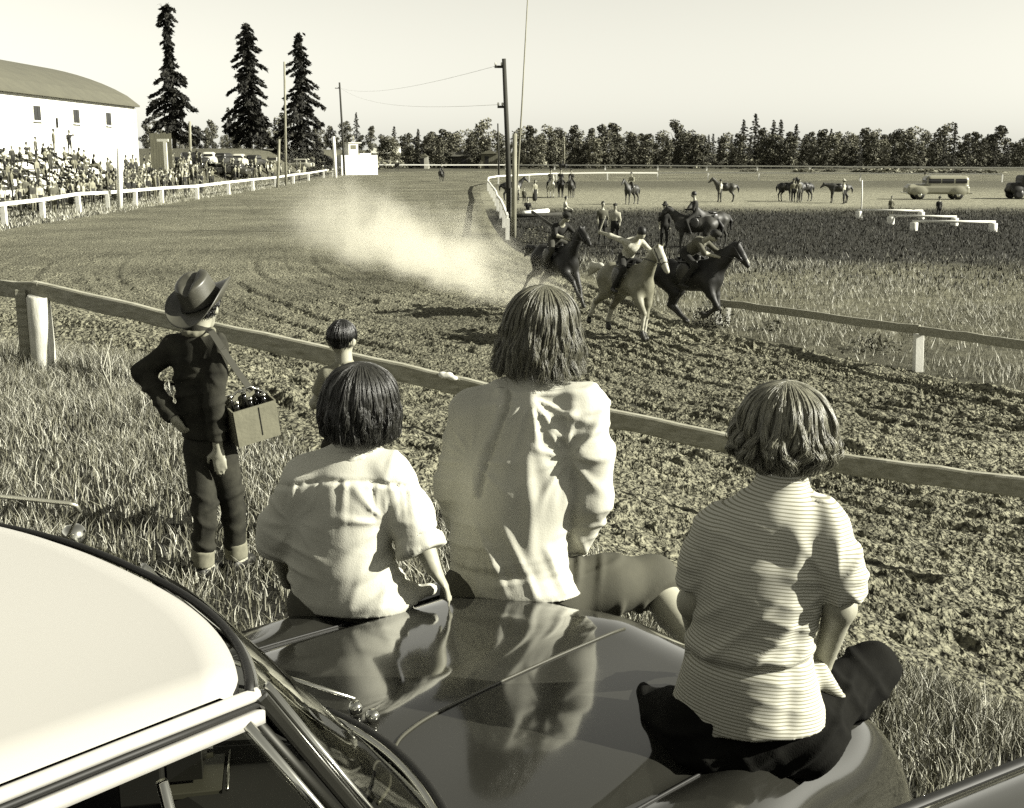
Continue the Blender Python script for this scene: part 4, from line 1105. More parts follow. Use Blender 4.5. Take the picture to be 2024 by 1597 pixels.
def place_horse(me, loc, rz, hide, label, group=None, mane=None, tack=True, sc=1.0, neck=None, nose=None):
    o = obj('horse', me, None, loc, rz); o.scale = (sc,) * 3
    o.material_slots[0].link = 'OBJECT'; o.material_slots[0].material = M_HIDE[hide]
    if mane: o.material_slots[1].link = 'OBJECT'; o.material_slots[1].material = mane
    tag(o, label, 'horse', group)
    if tack: obj('saddle', FAR_SADDLE, o)
    return o
_s = SDF(.04); _s.ell((0.02, 0, 1.42), (.26, .2, .06)); _s.ell((.03, -.27, 1.22), (.17, .04, .2)); _s.ell((.03, .27, 1.22), (.17, .04, .2)); FAR_SADDLE = _s.mesh('saddle', .05, M_LEATHER)
RIDE = dict(pel=(0, 0, 1.53), lean=.06, legs=(((.34, .26, -.24), (.16, .30, -.66)),) * 2, arms=(((.06, .06, -.26), (.34, -.06, -.26)),) * 2)
RIDER = hum_mesh('person', .05, **RIDE); RIDER_HAT = hum_mesh('person', .05, hat='brim', **RIDE)
def deg(a): return math.radians(a)
HG = 'horses in the infield'
def rider_pair(px, py, rz, hide, hl, pl, top, bottom, hat=False, me=None, hatm=M_FELT, mane=None, sc=1.0):
    p = GP(px, py); h = place_horse(me or H_STAND, tuple(p), rz, hide, hl, HG, mane, True, sc)
    place_person(RIDER_HAT if hat else RIDER, tuple(p), rz, top, bottom, hatm, None, pl, 'riders in the infield', sc)
rider_pair(873, 360, deg(-95), 'dark', 'lone dark horse trotting down the middle of the far track', 'dark rider coming down the middle of the far track', CL[5], CL[6], True, H_WALK)
rider_pair(785, 337, deg(-60), 'dark', 'tiny far horse before the judges stand side of the track', 'tiny far rider in white right of the judges stand', CL[0], CL[5], False, H_WALK)
rider_pair(1112, 338, deg(175), 'black', 'dark horse beyond the inner rail above the row of riders', 'dark rider beyond the inner rail above the row of riders', CL[6], CL[6], True, H_WALK)
rider_pair(1088, 391, deg(-80), 'white', 'white horse facing the camera, left of the row of riders', 'dark-topped rider on the white horse', CL[5], CL[6], True, mane=M_MANEW)
rider_pair(1108, 390, deg(-88), 'black', 'black horse next to the white horse in the row', 'rider in dark clothes next to the white horse', CL[6], CL[6], True)
rider_pair(1129, 391, deg(-100), 'dark', 'black horse at the right end of the row of riders', 'rider at the right end of the row of riders', CL[5], CL[6], True)
rider_pair(1248, 404, deg(-130), 'dark', 'dark horse standing alone left of centre in the infield', 'rider in pale shirt on the lone infield horse', CL[2], CL[5], False)
p = GP(1433, 399); place_horse(H_STAND, tuple(p), deg(178), 'bay', 'bay horse held by a man in white right of the lone rider', HG, None, True)
p = GP(1424, 400); place_person(CROWD['standing'], tuple(p), deg(160), CL[0], CL[5], None, None, 'man in white shirt holding the bay horse', 'men holding horses')
p = GP(1553, 398); place_horse(H_STAND, tuple(p), deg(-55), 'black', 'left black horse of the standing pair', HG)
p = GP(1590, 398); place_horse(H_STAND, tuple(p), deg(-145), 'black', 'right black horse of the standing pair', HG)
p = GP(1567, 400); place_person(CROWD['hatted'], tuple(p), deg(-90), CL[3], CL[6], M_FELT, None, 'man in hat between the standing pair of black horses', 'men holding horses')
p = GP(1578, 400); place_person(CROWD['standing'], tuple(p), deg(-70), CL[4], CL[5], None, None, 'man beside the right horse of the black pair', 'men holding horses')
p = GP(1657, 401); place_horse(horse(neck=(1.14, 1.42), nose=(1.44, 1.12), res=.05), tuple(p), deg(180), 'dark', 'dark horse with lowered head held by a man in white', HG)
p = GP(1667, 403); place_person(CROWD['hatted'], tuple(p), deg(150), CL[0], CL[6], M_STRAW, None, 'man in white shirt and hat before the horse with lowered head', 'men holding horses')
p = GP(1012, 396); place_horse(H_STAND, tuple(p), deg(10), 'black', 'black horse half hidden behind the tall pole', HG)
for px, py, pose, t, b, lab, sc, rz in ((1021, 402, 'standing', CL[0], CL[5], 'person in white shirt just right of the tall pole', .95, -90), (1036, 405, 'standing', CL[4], CL[5], 'small dark child right of the tall pole', .72, -90), (1057, 402, 'skirted', CL[2], CL[6], 'woman in pale blouse and dark skirt in the infield', 1.0, -60),
        (1043, 429, 'seated', CL[6], CL[6], 'dark figure seated on the grass behind the white log', .9, -90), (1117, 432, 'seated', CL[0], CL[5], 'person in white shirt seated above the dark rider', 1.0, 0), (1190, 483, 'standing', CL[4], CL[6], 'man in light jacket, left of two men watching the racers', 1.02, -80), (1215, 487, 'capped', CL[1], CL[6], 'man in pale shirt, right of two men watching the racers', 1.0, -110),
        (1760, 430, 'standing', CL[3], CL[3], 'boy standing by the middle hurdle', .72, -90), (1854, 433, 'hatted', CL[6], CL[6], 'dark child standing behind the nearest hurdle', .72, -90), (1826, 378, 'hatted', CL[0], CL[3], 'person in white behind the station wagon', 1.0, -90)):
    p = GP(px, py); place_person(CROWD[pose], tuple(p), deg(rz), t, b, M_FELT, None, lab, None, sc)
# standing horses and rider right behind the racers
p = GP(1372, 503); 
h4 = obj('horse', horse(neck=(1.02, 1.72), nose=(1.33, 1.40), res=.035), None, tuple(p), deg(172)); tag(h4, 'dark saddled horse standing side-on behind the racers', 'horse', HG); saddle_parts(h4)
o = hum_mesh('person', .035, hat=None, **RIDE); place_person(o, (p.x, p.y, p.z), deg(172), CL[6], CL[6], None, None, 'rider in dark clothes on the side-on horse behind the racers', None)
p = GP(1405, 490); place_horse(H_STAND, tuple(p), deg(-150), 'dark', 'second dark horse standing behind the right racer', HG)
p = GP(1312, 489); place_person(hum_mesh('person', .035, hat='brim'), tuple(p), deg(-90), CL[6], CL[6], M_FELT, None, 'man in black hat and clothes behind the white-shirted jockey', None)

# ------------------------------------------------------------------ far cars
def far_car(label, loc, rz, g, wagon=False, group=None, res=.06, sc=1.0):
    root = empty('parked_car', loc, rz, label, 'car', group); root.scale = (sc,) * 3
    pm = mat('car_paint_%d' % int(g * 100), g, 0.3, 0.05, 1.0, spec=0.5)
    b = SDF(.07)
    b.box((0.05, 0, .72), (2.3, .76, .31), .17); b.box((1.15, 0, .88), (1.1, .60, .27), .2)
    cab = ('b', np.array([-.62 if wagon else -.45, 0, 1.26 if wagon else 1.2]), np.array([1.62 if wagon else 1.15, .70, .52 if wagon else .44]), .36 if wagon else .30)
    b.box(cab[1], cab[2], cab[3])
    for x_ in (1.45, -1.45):
        for sd in (-1, 1): b.ell((x_, sd * .70, .60), (.60, .16, .38))
    if not wagon: b.ell((-1.6, 0, .85), (.8, .62, .3))
    V, Q = b.arrays(res, [((0, 0, .28), (0, 0, -1))])
    obj('body', from_arrays('body', V, Q, pm), root)
    Nn = vnormals(V, Q); C = V[Q].mean(1); NF = Nn[Q].mean(1)
    x0, x1 = cab[1][0] - cab[2][0], cab[1][0] + cab[2][0]
    n = 3 if wagon else 2
    band = (C[:, 2] > (1.22 if wagon else 1.17)) & (C[:, 2] < (1.56 if wagon else 1.45))
    def win(mask):
        if mask.sum() < 2: return
        q = Q[mask]; u, inv = np.unique(q, return_inverse=True)
        obj('window', from_arrays('window', V[u] + Nn[u] * .008, inv.reshape(-1, 4), M_GLASSD), root)
    L = (x1 - x0 - .3)
    for sd in (-1, 1):
        for k in range(n):
            a = x0 + .22 + k * L / n; win(band & (NF[:, 1] * sd > .6) & (C[:, 0] > a) & (C[:, 0] < a + L / n - .1))
    win(band & (NF[:, 0] > .45) & (np.abs(C[:, 1]) < .55)); win(band & (NF[:, 0] < -.45) & (np.abs(C[:, 1]) < .5))
    for x_ in (1.42, -1.42):
        for sd in (-1, 1):
            R = Matrix.Rotation(math.pi / 2, 3, 'X')
            w = MB().lathe([(.16, -.09), (.33, -.09), (.35, -.05), (.35, .05), (.33, .09), (.16, .09)], (x_, sd * .72, .34), 18, R).build('wheel', M_BLACK, root, True)
            MB().lathe([(.15, -.105), (.15, .105)], (x_, sd * .725, .34), 14, R).build('hubcap', M_CHROME, w, True)
    for sd in (-1, 1): MB().lathe([(.02, .06), (.11, .03), (.12, -.1)], (2.24, sd * .55, .82), 12, Matrix.Rotation(math.pi / 2, 3, 'Y')).build('headlight', M_CHROME, root, True)
    MB().box((2.42, 0, .48), (.08, 1.7, .12)).build('bumper', M_CHROME, root, bevel=.02); MB().box((-2.36, 0, .48), (.08, 1.7, .12)).build('bumper', M_CHROME, root, bevel=.02)
    return root
p = GP(1850, 394); far_car('pale rounded station wagon parked in the infield', tuple(p), deg(176), .26, True, None, .04, 1.08)
for px, yb, g, rz, lab in ((372, 331, .02, 200, 'leftmost dark parked car behind the crowd'), (415, 330, .55, 100, 'white parked car second in the row behind the crowd'), (446, 331, .02, 80, 'dark parked car between two pale ones behind the crowd'), (474, 332, .5, 95, 'pale parked car right of the dark one behind the crowd'), (505, 333, .03, 85, 'dark parked car left of the slim pole behind the crowd'), (540, 334, .12, 100, 'grey parked car behind the slim pole'), (590, 336, .45, 170, 'pale parked car low down left of the judges stand'), (645, 341, .02, 190, 'black parked car against the judges stand post'), (625, 347, .3, 160, 'grey parked car in front of the black one by the judges stand'), (455, 352, .05, 170, 'dark parked car half hidden by spectators at the rail')):
    p = GP(px, yb); far_car(lab, (p.x, p.y, p.z), deg(rz), g, False, 'cars parked behind the crowd', .1, 1.05)
# truck at the right edge of the frame
p = GP(2040, 393)
tr = empty('truck', tuple(p), deg(180), 'dark truck cut off by the right edge of the field', 'truck')
MB().box((-2.2, 0, 1.45), (4.0, 2.0, 1.9)).build('cargo_box', mat('truck_dark', .02, .5), tr, bevel=.05)
s = SDF(.1); s.box((.55, 0, 1.2), (.7, .85, .75), .25); s.box((1.4, 0, .95), (.7, .6, .38), .25); s.ell((1.5, -.7, .7), (.6, .22, .4)); s.ell((1.5, .7, .7), (.6, .22, .4)); obj('cab', s.mesh('cab', .07, MATS['truck_dark']), tr)
for x_ in (1.5, -2.8):
    for sd in (-1, 1): MB().lathe([(.2, -.1), (.4, -.1), (.4, .1), (.2, .1)], (x_, sd * .8, .4), 16, Matrix.Rotation(math.pi / 2, 3, 'X')).build('wheel', M_BLACK, tr, True)
# ================================================================== THE THREE RACERS
# gallop leg poses: (elbow/stifle, knee/hock, fetlock, hoof) in the horse's side plane
GA = [[(.62, .78), (.80, .56), (.74, .22), (.80, .08)], [(.50, .72), (.47, .44), (.42, .14), (.47, .02)],
      [(-.50, .84), (-.86, .62), (-1.08, .30), (-1.12, .18)], [(-.42, .80), (-.70, .50), (-.86, .20), (-.82, .06)]]
GB = [[(.60, .80), (.74, .58), (.52, .36), (.42, .40)], [(.56, .78), (.62, .50), (.38, .38), (.30, .30)],
      [(-.22, .80), (-.32, .52), (-.04, .30), (.04, .22)], [(-.26, .80), (-.40, .50), (-.16, .26), (-.08, .18)]]
GC = [[(.66, .84), (.92, .70), (1.10, .45), (1.18, .38)], [(.60, .80), (.76, .54), (.86, .24), (.92, .12)],
      [(-.52, .84), (-.90, .66), (-1.14, .36), (-1.22, .24)], [(-.46, .82), (-.80, .58), (-1.0, .26), (-1.02, .12)]]
STREAM = [(-.95, 0, 1.34), (-1.2, .03, 1.26), (-1.45, .05, 1.08)]
def racer(px, d, rz, legs, neck, nose, mats, label, dz=0.0, pitch=0.0, sc=1.0, hm_=0):
    x_ = (px - CX) / FPX * d / (math.cos(PITCH) * 1.0) * 1.0
    p = Vector((ray(px, 600)[0] / ray(px, 600)[1] * d, d, Gf(ray(px, 600)[0] / ray(px, 600)[1] * d, d) + .06))
    h = obj('horse', horse(neck=neck, nose=nose, legs=legs, tail=STREAM, res=.024, mats=mats, body_dz=0, pitch=0, hm_=hm_, wind=True), None, (p.x, p.y, p.z + dz), deg(rz))
    h.rotation_euler = (0, -pitch, deg(rz)); h.scale = (sc,) * 3
    tag(h, label, 'horse', 'racing horses')
    saddle_parts(h, res=.02); bridle(h, neck, nose, 0, (.5, 0, 1.60))
    return h
def jockey(h, top, bottom, label, hat=None, hatm=None, hair=M_HAIRD, lean=.75, arms=None, sock=None):
    arms = arms or (((.20, .10, -.20), (.44, -.08, -.28)),) * 2
    me = human(pel=(-.06, 0, 1.58), lean=lean, legs=(((.38, .24, -.18), (.10, .28, -.56)),) * 2, arms=arms, hat=hat).mesh('person', .022, [M_SKIN, hair, top, bottom, M_SHOE, hatm or M_FELT])
    o = obj('person', me, None, tuple(h.location)); o.rotation_euler = h.rotation_euler; o.scale = h.scale
    return tag(o, label, 'person', 'jockeys')
M_PAT = mat('mottled_white_shirt', .6, .9, 0, 14, 0.4, 30, g2=.3)
hA = racer(1098, 27.0, -58, GC, (.98, 1.84), (1.34, 1.56), [M_HIDE['black'], M_MANE, M_HOOF], 'black horse at the back of the racers in front of the dust', .16)
jockey(hA, CL[6], CL[5], 'dark-hatted jockey in black on the rearmost racing horse', 'cap', M_FELT, lean=.65)
hB = racer(1238, 22.9, -60, GA, (.98, 1.80), (1.30, 1.42), [M_HIDE['grey'], M_MANEW, M_HOOF, mat('pale_grey_hide', .45, .45, .25, 5)], 'pale grey horse galloping in the middle of the three racers', .12, 0.0, 1.0, 3)
# the grey's flank shade is put into its hide; lit head, neck, shins paler
jB = jockey(hB, M_PAT, CL[6], 'jockey in mottled white shirt swinging a stick on the grey horse', None, lean=.72, arms=(((-.26, .22, .12), (-.56, .22, .16)), ((.20, .10, -.20), (.44, -.06, -.26))))
wh = MB(); wh.tube([(0, 0, 0), (.18, .02, .34)], [.016, .012], 6)
mw = Matrix.Rotation(deg(-60), 4, 'Z'); hp = Vector((-.06 + math.sin(.72) * .425 - .56 - .06, -.175 - .24, 1.58 + math.cos(.72) * .425 + .15))
st = wh.build('riding_stick', M_STRAW); st.location = hB.location + (mw @ hp); st.rotation_euler = (0, 0, deg(-60)); tag(st, 'short pale riding stick raised behind the white-shirted jockey', 'stick')
hC = racer(1358, 23.4, -36, GB, (1.02, 1.76), (1.30, 1.40), [M_HIDE['black'], M_MANE, M_HOOF, M_HIDE['dark']], 'black horse leading on the inside next to the bare rail', .16)
jC = jockey(hC, CL[4], CL[6], 'dark capped jockey crouching on the leading black horse', 'cap', M_FELT, lean=.95)
s = SDF(.01); n1 = np.array([1.02, 0, 1.76]); h1 = np.array([1.30, 0, 1.40]); hd = (h1 - n1) / np.linalg.norm(h1 - n1); pr = np.array([.79, 0, .61])
s.cone(n1 + hd * .16 + pr * .078, n1 + hd * .42 + pr * .050, .022, .016, None)
obj('blaze', s.mesh('blaze', .01, M_SOCK), hC)
# weeds by the rail end
def weed(px, py, w, h, lab, n=300, seed=3, m=None):
    r = np.random.default_rng(seed); p = GP(px, py)
    v = r.normal(size=(n, 3)) * np.array([w / 3.2, w / 3.2, 0]); v[:, 2] = r.random(n) * h * (1 - np.minimum(1, np.hypot(v[:, 0], v[:, 1]) / w))
    o = obj('weed', leaf_quads('weed', v, r.normal(size=(n, 3)) + np.array([0, 0, .6]), .09 * r.uniform(.5, 1.5, n), .035 * r.uniform(.5, 1.5, n), m or M_LEAF, seed), None, tuple(p))
    tag(o, lab, None, None, 'stuff')
weed(1405, 648, .9, .75, 'dark leafy weed clump at the foot of the rail end post', 520, 3, M_FIR2); weed(1722, 692, 1.0, .35, 'low weeds left of the white rail post', 240, 4); weed(1525, 655, .7, .3, 'small weeds under the bare inner rail', 160, 5)
weed(1060, 480, 1.3, .9, 'tall weeds on the bank right of the pole foot', 420, 6); weed(1110, 490, 1.2, .6, 'low weeds behind the black racing horse', 300, 8)
r5 = np.random.default_rng(77)
p = GP(150, 700)
mb = MB()
for k in range(3):
    a = Vector((-3.95 + k * .03, 11.0, Gf(-3.95, 11.0))); mb.tube([a, a + Vector((r5.normal() * .04, r5.normal() * .04, .25)), a + Vector((r5.normal() * .08, r5.normal() * .08, .4 + .08 * k))], [.006, .005, .002], 4)
tag(mb.build('weed', MATS['straw_hat'], None, True), 'bare dry weed stalks right of the stout left post', 'plant')

# ------------------------------------------------------------------ dust kicked up behind the racers
def dust():
    m = bpy.data.materials.new('dust'); m.use_nodes = True
    N = m.node_tree.nodes; L = m.node_tree.links
    N.remove(N['Principled BSDF'])
    v = N.new('ShaderNodeVolumePrincipled'); v.inputs['Color'].default_value = (.80, .78, .67, 1); v.inputs['Anisotropy'].default_value = 0.0
    L.new(v.outputs[0], N['Material Output'].inputs['Volume'])
    tc = N.new('ShaderNodeTexCoord'); sp = N.new('ShaderNodeSeparateXYZ'); L.new(tc.outputs['Object'], sp.inputs[0])
    def math_(op, a, b=None, c=None):
        n = N.new('ShaderNodeMath'); n.operation = op
        for i, q in enumerate((a, b, c)):
            if q is None: continue
            if isinstance(q, (int, float)): n.inputs[i].default_value = q
            else: L.new(q, n.inputs[i])
        return n.outputs[0]
    nz = N.new('ShaderNodeTexNoise'); nz.inputs['Scale'].default_value = .6; nz.inputs['Detail'].default_value = 6; nz.inputs['Roughness'].default_value = .6
    L.new(tc.outputs['Object'], nz.inputs['Vector'])
    x_ = sp.outputs[0]                       # along the trail, 0 at the horses .. 34 far end
    wdt = math_('MULTIPLY_ADD', x_, .075, .9); hgt = math_('MULTIPLY_ADD', x_, .06, .8)
    yy = math_('DIVIDE', sp.outputs[1], wdt); zz = math_('DIVIDE', math_('SUBTRACT', sp.outputs[2], math_('MULTIPLY', hgt, .45)), math_('MULTIPLY', hgt, 1.15))
    r2 = math_('ADD', math_('MULTIPLY', yy, yy), math_('MULTIPLY', zz, zz))
    rr = math_('ADD', math_('SQRT', r2), math_('MULTIPLY_ADD', nz.outputs['Fac'], 3.4, -1.55))
    f = N.new('ShaderNodeMapRange'); f.interpolation_type = 'SMOOTHSTEP'; f.inputs[1].default_value = 1.05; f.inputs[2].default_value = .1; f.inputs[3].default_value = 0; f.inputs[4].default_value = 1
    L.new(rr, f.inputs[0])
    e = N.new('ShaderNodeMapRange'); e.interpolation_type = 'SMOOTHSTEP'; e.inputs[1].default_value = 0; e.inputs[2].default_value = 1.0; L.new(x_, e.inputs[0])
    e2 = N.new('ShaderNodeMapRange'); e2.interpolation_type = 'SMOOTHSTEP'; e2.inputs[1].default_value = 30; e2.inputs[2].default_value = 3; L.new(x_, e2.inputs[0])
    dn = math_('MULTIPLY', math_('MULTIPLY', f.outputs[0], e.outputs[0]), math_('MULTIPLY', math_('MULTIPLY', e2.outputs[0], .42), 1.0))
    L.new(dn, v.inputs['Density'])
    A = Vector((1.25, 25.4, -1.45)); B = Vector((-8.6, 50.0, -1.45))
    ang = math.atan2(B.y - A.y, B.x - A.x)
    mb = MB(); mb.box((17, 0, 2.1), (34, 9.0, 4.2))
    o = mb.build('dust_cloud', m); o.location = A; o.rotation_euler = (0, 0, ang)
    tag(o, 'pale dust cloud trailing behind the racing horses', None, None, 'stuff')
dust()
# ================================================================== PARKED CARS IN THE FOREGROUND (car frame: x forward, y left, z up)
def paint(name, g, rough=0.09):
    m = mat(name, g, rough, 0, coat=1.0, spec=0.5)
    N = m.node_tree.nodes; L = m.node_tree.links; p = N['Principled BSDF']
    p.inputs['Coat Roughness'].default_value = 0.065
    # road dust lying on the enamel
    tc = N.new('ShaderNodeTexCoord'); nz = N.new('ShaderNodeTexNoise'); nz.inputs['Scale'].default_value = 3.0; nz.inputs['Detail'].default_value = 9; nz.inputs['Roughness'].default_value = .7
    mr = N.new('ShaderNodeMapRange'); mr.inputs[1].default_value = .4; mr.inputs[2].default_value = .75; mr.inputs[3].default_value = .06; mr.inputs[4].default_value = .20
    L.new(tc.outputs['Object'], nz.inputs['Vector']); L.new(nz.outputs['Fac'], mr.inputs[0]); L.new(mr.outputs[0], p.inputs['Roughness'])
    return m
M_PAINT = paint('dark_enamel', .02); M_PAINT2 = paint('neighbour_enamel', .035)
M_CREAM = mat('cream_roof_enamel', .40, .35, 0, 2.0, spec=0.4); M_CREAM.node_tree.nodes['Principled BSDF'].inputs['Base Color'].default_value = (.31, .302, .277, 1)
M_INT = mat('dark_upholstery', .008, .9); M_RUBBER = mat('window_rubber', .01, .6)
def glass_mat():
    m = bpy.data.materials.new('car_glass'); m.use_nodes = True
    N = m.node_tree.nodes; L = m.node_tree.links
    N.remove(N['Principled BSDF']); g = N.new('ShaderNodeBsdfGlossy'); g.inputs['Roughness'].default_value = .02; g.inputs['Color'].default_value = (.9, .9, .85, 1)
    t = N.new('ShaderNodeBsdfTransparent'); t.inputs['Color'].default_value = (.82, .82, .76, 1); mx = N.new('ShaderNodeMixShader'); fr = N.new('ShaderNodeFresnel'); fr.inputs['IOR'].default_value = 1.45
    L.new(fr.outputs[0], mx.inputs[0]); L.new(t.outputs[0], mx.inputs[1]); L.new(g.outputs[0], mx.inputs[2]); L.new(mx.outputs[0], N['Material Output'].inputs['Surface'])
    return m
M_GLASS = glass_mat()

ZR = 1.578          # roof edge height
HW = 0.60           # roof half width at the drip rail
def roof_front(y): return 0.16 * (1 - (np.abs(y) / HW) ** 2.6)
def roof_z(x, y):
    """gently crowned roof"""
    t = np.abs(y) / HW
    return ZR + 0.012 * (1 - t ** 2.2) - 0.025 * sstep(-0.5, 0.16, x) * (1 - t ** 3) - 0.10 * sstep(-1.5, -2.3, x)
def half_w(x): return 0.90 - 0.06 * sstep(0.9, 1.6, x)
def hood_z(x, y):
    x = np.asarray(x, float); a = np.abs(y)
    g = sstep(.7, 1.5, x)
    z = 1.030 - 0.04 * (a / 0.6) ** 2 - 0.03 * (x - .6) + .012 * np.exp(-(a / .12) ** 2)     # hood crown with centre ridge
    z = z - (0.010 + .030 * g) * np.exp(-((a - 0.60) / (.03 + .035 * g)) ** 2)              # valley between hood and fender
    z = z + .022 * g * np.exp(-((a - .755) / .09) ** 2)                                      # fender crown
    W = half_w(x); R = .13 + .11 * sstep(.8, 1.5, x)
    s = np.clip((a - (W - R)) / R, 0, 1); z = z - (.22 + .12 * sstep(.8, 1.5, x)) * (1 - np.sqrt(np.maximum(1 - s ** 2.2, 0)))
    nose = 1.92 + .06 * np.exp(-((a - .72) / .16) ** 2) - .05 * (a / .5) ** 2 * (a < .5)
    Rn = .42
    q = np.clip((x - (nose - Rn)) / Rn, 0, 1); z = z - .42 * (1 - np.sqrt(np.maximum(1 - q ** 2.3, 0)))
    return z
def build_car(root, pm, rm, detail=True):
    # roof
    n, k = 70, 49
    t = np.linspace(-1, 1, k); u = np.linspace(0, 1, n)
    T, U = np.meshgrid(t, u); Yg = T * HW * 0.985
    xr = -2.15 + 0.35 * (np.abs(T)) ** 3 * -1 * -1 * .0
    Xg = -2.15 + (roof_front(Yg) - .012 + 2.15) * U
    Zg = roof_z(Xg, Yg) - 0.018 * sstep(.93, 1, np.abs(T)) - 0.02 * sstep(.985, 1, U)
    obj('roof', grid_mesh('roof', Xg, Yg, Zg, rm), root)
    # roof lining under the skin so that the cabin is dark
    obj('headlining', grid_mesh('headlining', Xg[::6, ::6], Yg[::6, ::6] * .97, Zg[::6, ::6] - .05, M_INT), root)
    # dark seal + chrome drip moulding round the roof edge
    ys = np.linspace(-HW, HW, 40)
    fr = [Vector((float(roof_front(y)), float(y), float(roof_z(roof_front(y), y)) - .022)) for y in ys]
    MB().tube([p + Vector((.006, 0, 0)) for p in fr], .007, 8).build('windshield_seal', M_RUBBER, root, True)
    MB().tube([p + Vector((.017, 0, -.010)) for p in fr], .005, 8).build('windshield_trim', M_CHROME, root, True)
    for s in (-1, 1):
        side = [Vector((x_, s * (HW + .002), float(roof_z(x_, HW)) - .026)) for x_ in np.linspace(-2.1, 0.0, 12)]
        side[-1] += Vector((.02, -s * .004, -.004))
        MB().tube(side, .010, 8).build('drip_rail', rm if detail else M_RUBBER, root, True)
        MB().tube([p + Vector((0, s * .006, -.013)) for p in side], .005, 8).build('gutter_shadow_strip', M_RUBBER, root, True)
        # bright window frame under the gutter
        mb = MB()
        mb.beam(side[4] + Vector((0, s * .010, -.030)), side[-1] + Vector((0, s * .010, -.030)), .014, .019)
        for a, b in zip(side[:4], side[1:5]): mb.beam(a + Vector((0, s * .010, -.030)), b + Vector((0, s * .010, -.030)), .014, .019)
        mb.build('window_frame', M_CREAM if detail else M_RUBBER, root, True)
        # A pillar: painted post with bright edge
        a = Vector((.02, s * HW, ZR - .03)); b = Vector((.35, s * .69, 1.00))
        MB().beam(a, b, .022, .022, up=(0, 0, 1)).build('windshield_pillar', pm, root, bevel=.006)
        MB().tube([a + Vector((.016, -s * .002, .008)), b + Vector((.016, -s * .002, .008))], .006, 8).build('pillar_trim', M_CHROME, root, True)
        MB().tube([a + Vector((-.03, s * .012, -.03)), b + Vector((-.05, s * .012, -.0))], .008, 8).build('vent_frame', M_CHROME, root, True)
        # vent window bar and rear posts
        MB().tube([(-.145, s * (HW + .014), ZR - .09), (-.10, s * .675, 1.03)], .0085, 8).build('vent_window_bar', M_CHROME, root, True)
        MB().poly([(-.135, s * (HW + .012), ZR - .095), (.01, s * (HW + .006), ZR - .07), (.30, s * .68, 1.05), (-.095, s * .672, 1.05)]).build('vent_window', M_GLASS, root)
        MB().beam((-.95, s * (HW + .01), ZR - .06), (-.97, s * .69, 1.0), .05, .07, up=(1, 0, 0)).build('door_pillar', pm, root)
        MB().beam((-1.75, s * (HW - .02), ZR - .08), (-2.05, s * .69, 1.0), .3, .06, up=(0, 1, 0)).build('rear_pillar', pm, root)
        # door and flank below the belt line
        xs_ = np.linspace(-2.4, .50, 30); zs = np.linspace(0, 1, 14)
        XX, TT_ = np.meshgrid(xs_, zs); ZZ = 1.02 - .74 * TT_; YY = s * (.69 + .19 * np.sin(np.clip(TT_ * 1.9, 0, 1) * math.pi / 2) - .05 * sstep(.75, 1, TT_))
        obj('door_panel', grid_mesh('door_panel', XX, YY, ZZ, pm), root)
        MB().beam((-2.3, s * .69, 1.03), (.34, s * .69, 1.03), .03, .02).build('belt_moulding', M_CHROME, root, bevel=.005)
        MB().box((-.55, s * .90, .88), (.2, .03, .03)).build('door_handle', M_CHROME, root, bevel=.008)
    # windshield glass, two curved panes meeting at a centre bar
    for s in (-1, 1):
        yy = np.linspace(0.012, HW - .03, 12) * s; vv = np.linspace(0, 1, 10)
        YY, VV = np.meshgrid(yy, vv); top = roof_front(YY) + .02; bot = .62 - .29 * (np.abs(YY) / .66) ** 2
        XX = top + (bot - top) * VV; ZZ = (ZR - .045 + .015 * (1 - (np.abs(YY) / HW) ** 2)) * (1 - VV) + 1.045 * VV; YY = YY * (1 + .14 * VV)
        obj('windshield_pane', grid_mesh('windshield_pane', XX, YY, ZZ, M_GLASS), root)
    MB().tube([(.18, 0, ZR - .035), (.62, 0, 1.05)], .010, 8).build('windshield_divider', M_CHROME, root, True)
    # cowl, bright windshield base, gasket
    yl = np.linspace(-.72, .72, 40)
    base = [Vector((float(.645 - .30 * (abs(y) / .7) ** 2), float(y), 1.040 - .022 * (y / .7) ** 2)) for y in yl]
    MB().tube(base, .010, 8).build('windshield_base_trim', M_CHROME, root, True)
    MB().tube([p + Vector((.022, 0, -.004)) for p in base], .012, 8).build('windshield_gasket', M_RUBBER, root, True)
    # hood and fenders: one skin
    n, k = 150, 181
    u = np.linspace(0, 1, n); t = np.linspace(-1, 1, k); T, U = np.meshgrid(t, u)
    U = U ** .9; T = np.sin(T * math.pi / 2); Xg = .50 + 1.48 * U; Wd = half_w(Xg); Yg = T * Wd
    back = .345 + .29 * (1 - np.clip(np.abs(Yg) / .7, 0, 1) ** 2); Xg = back + (1.965 - back) * U
    Zg = hood_z(Xg, Yg)
    Zg = Zg - .40 * (np.abs(T) > .9999) - .25 * (U > .9999)
    obj('hood', grid_mesh('hood', Xg, Yg, Zg, pm), root)
    # fender ends and nose below
    mb = MB(); mb.box((1.93, 0, .42), (.14, 1.2, .5)); mb.build('grille', M_CHROME, root, bevel=.05)
    mb = MB(); mb.box((2.10, 0, .40), (.12, 1.7, .16)); mb.build('bumper', M_CHROME, root, bevel=.05)
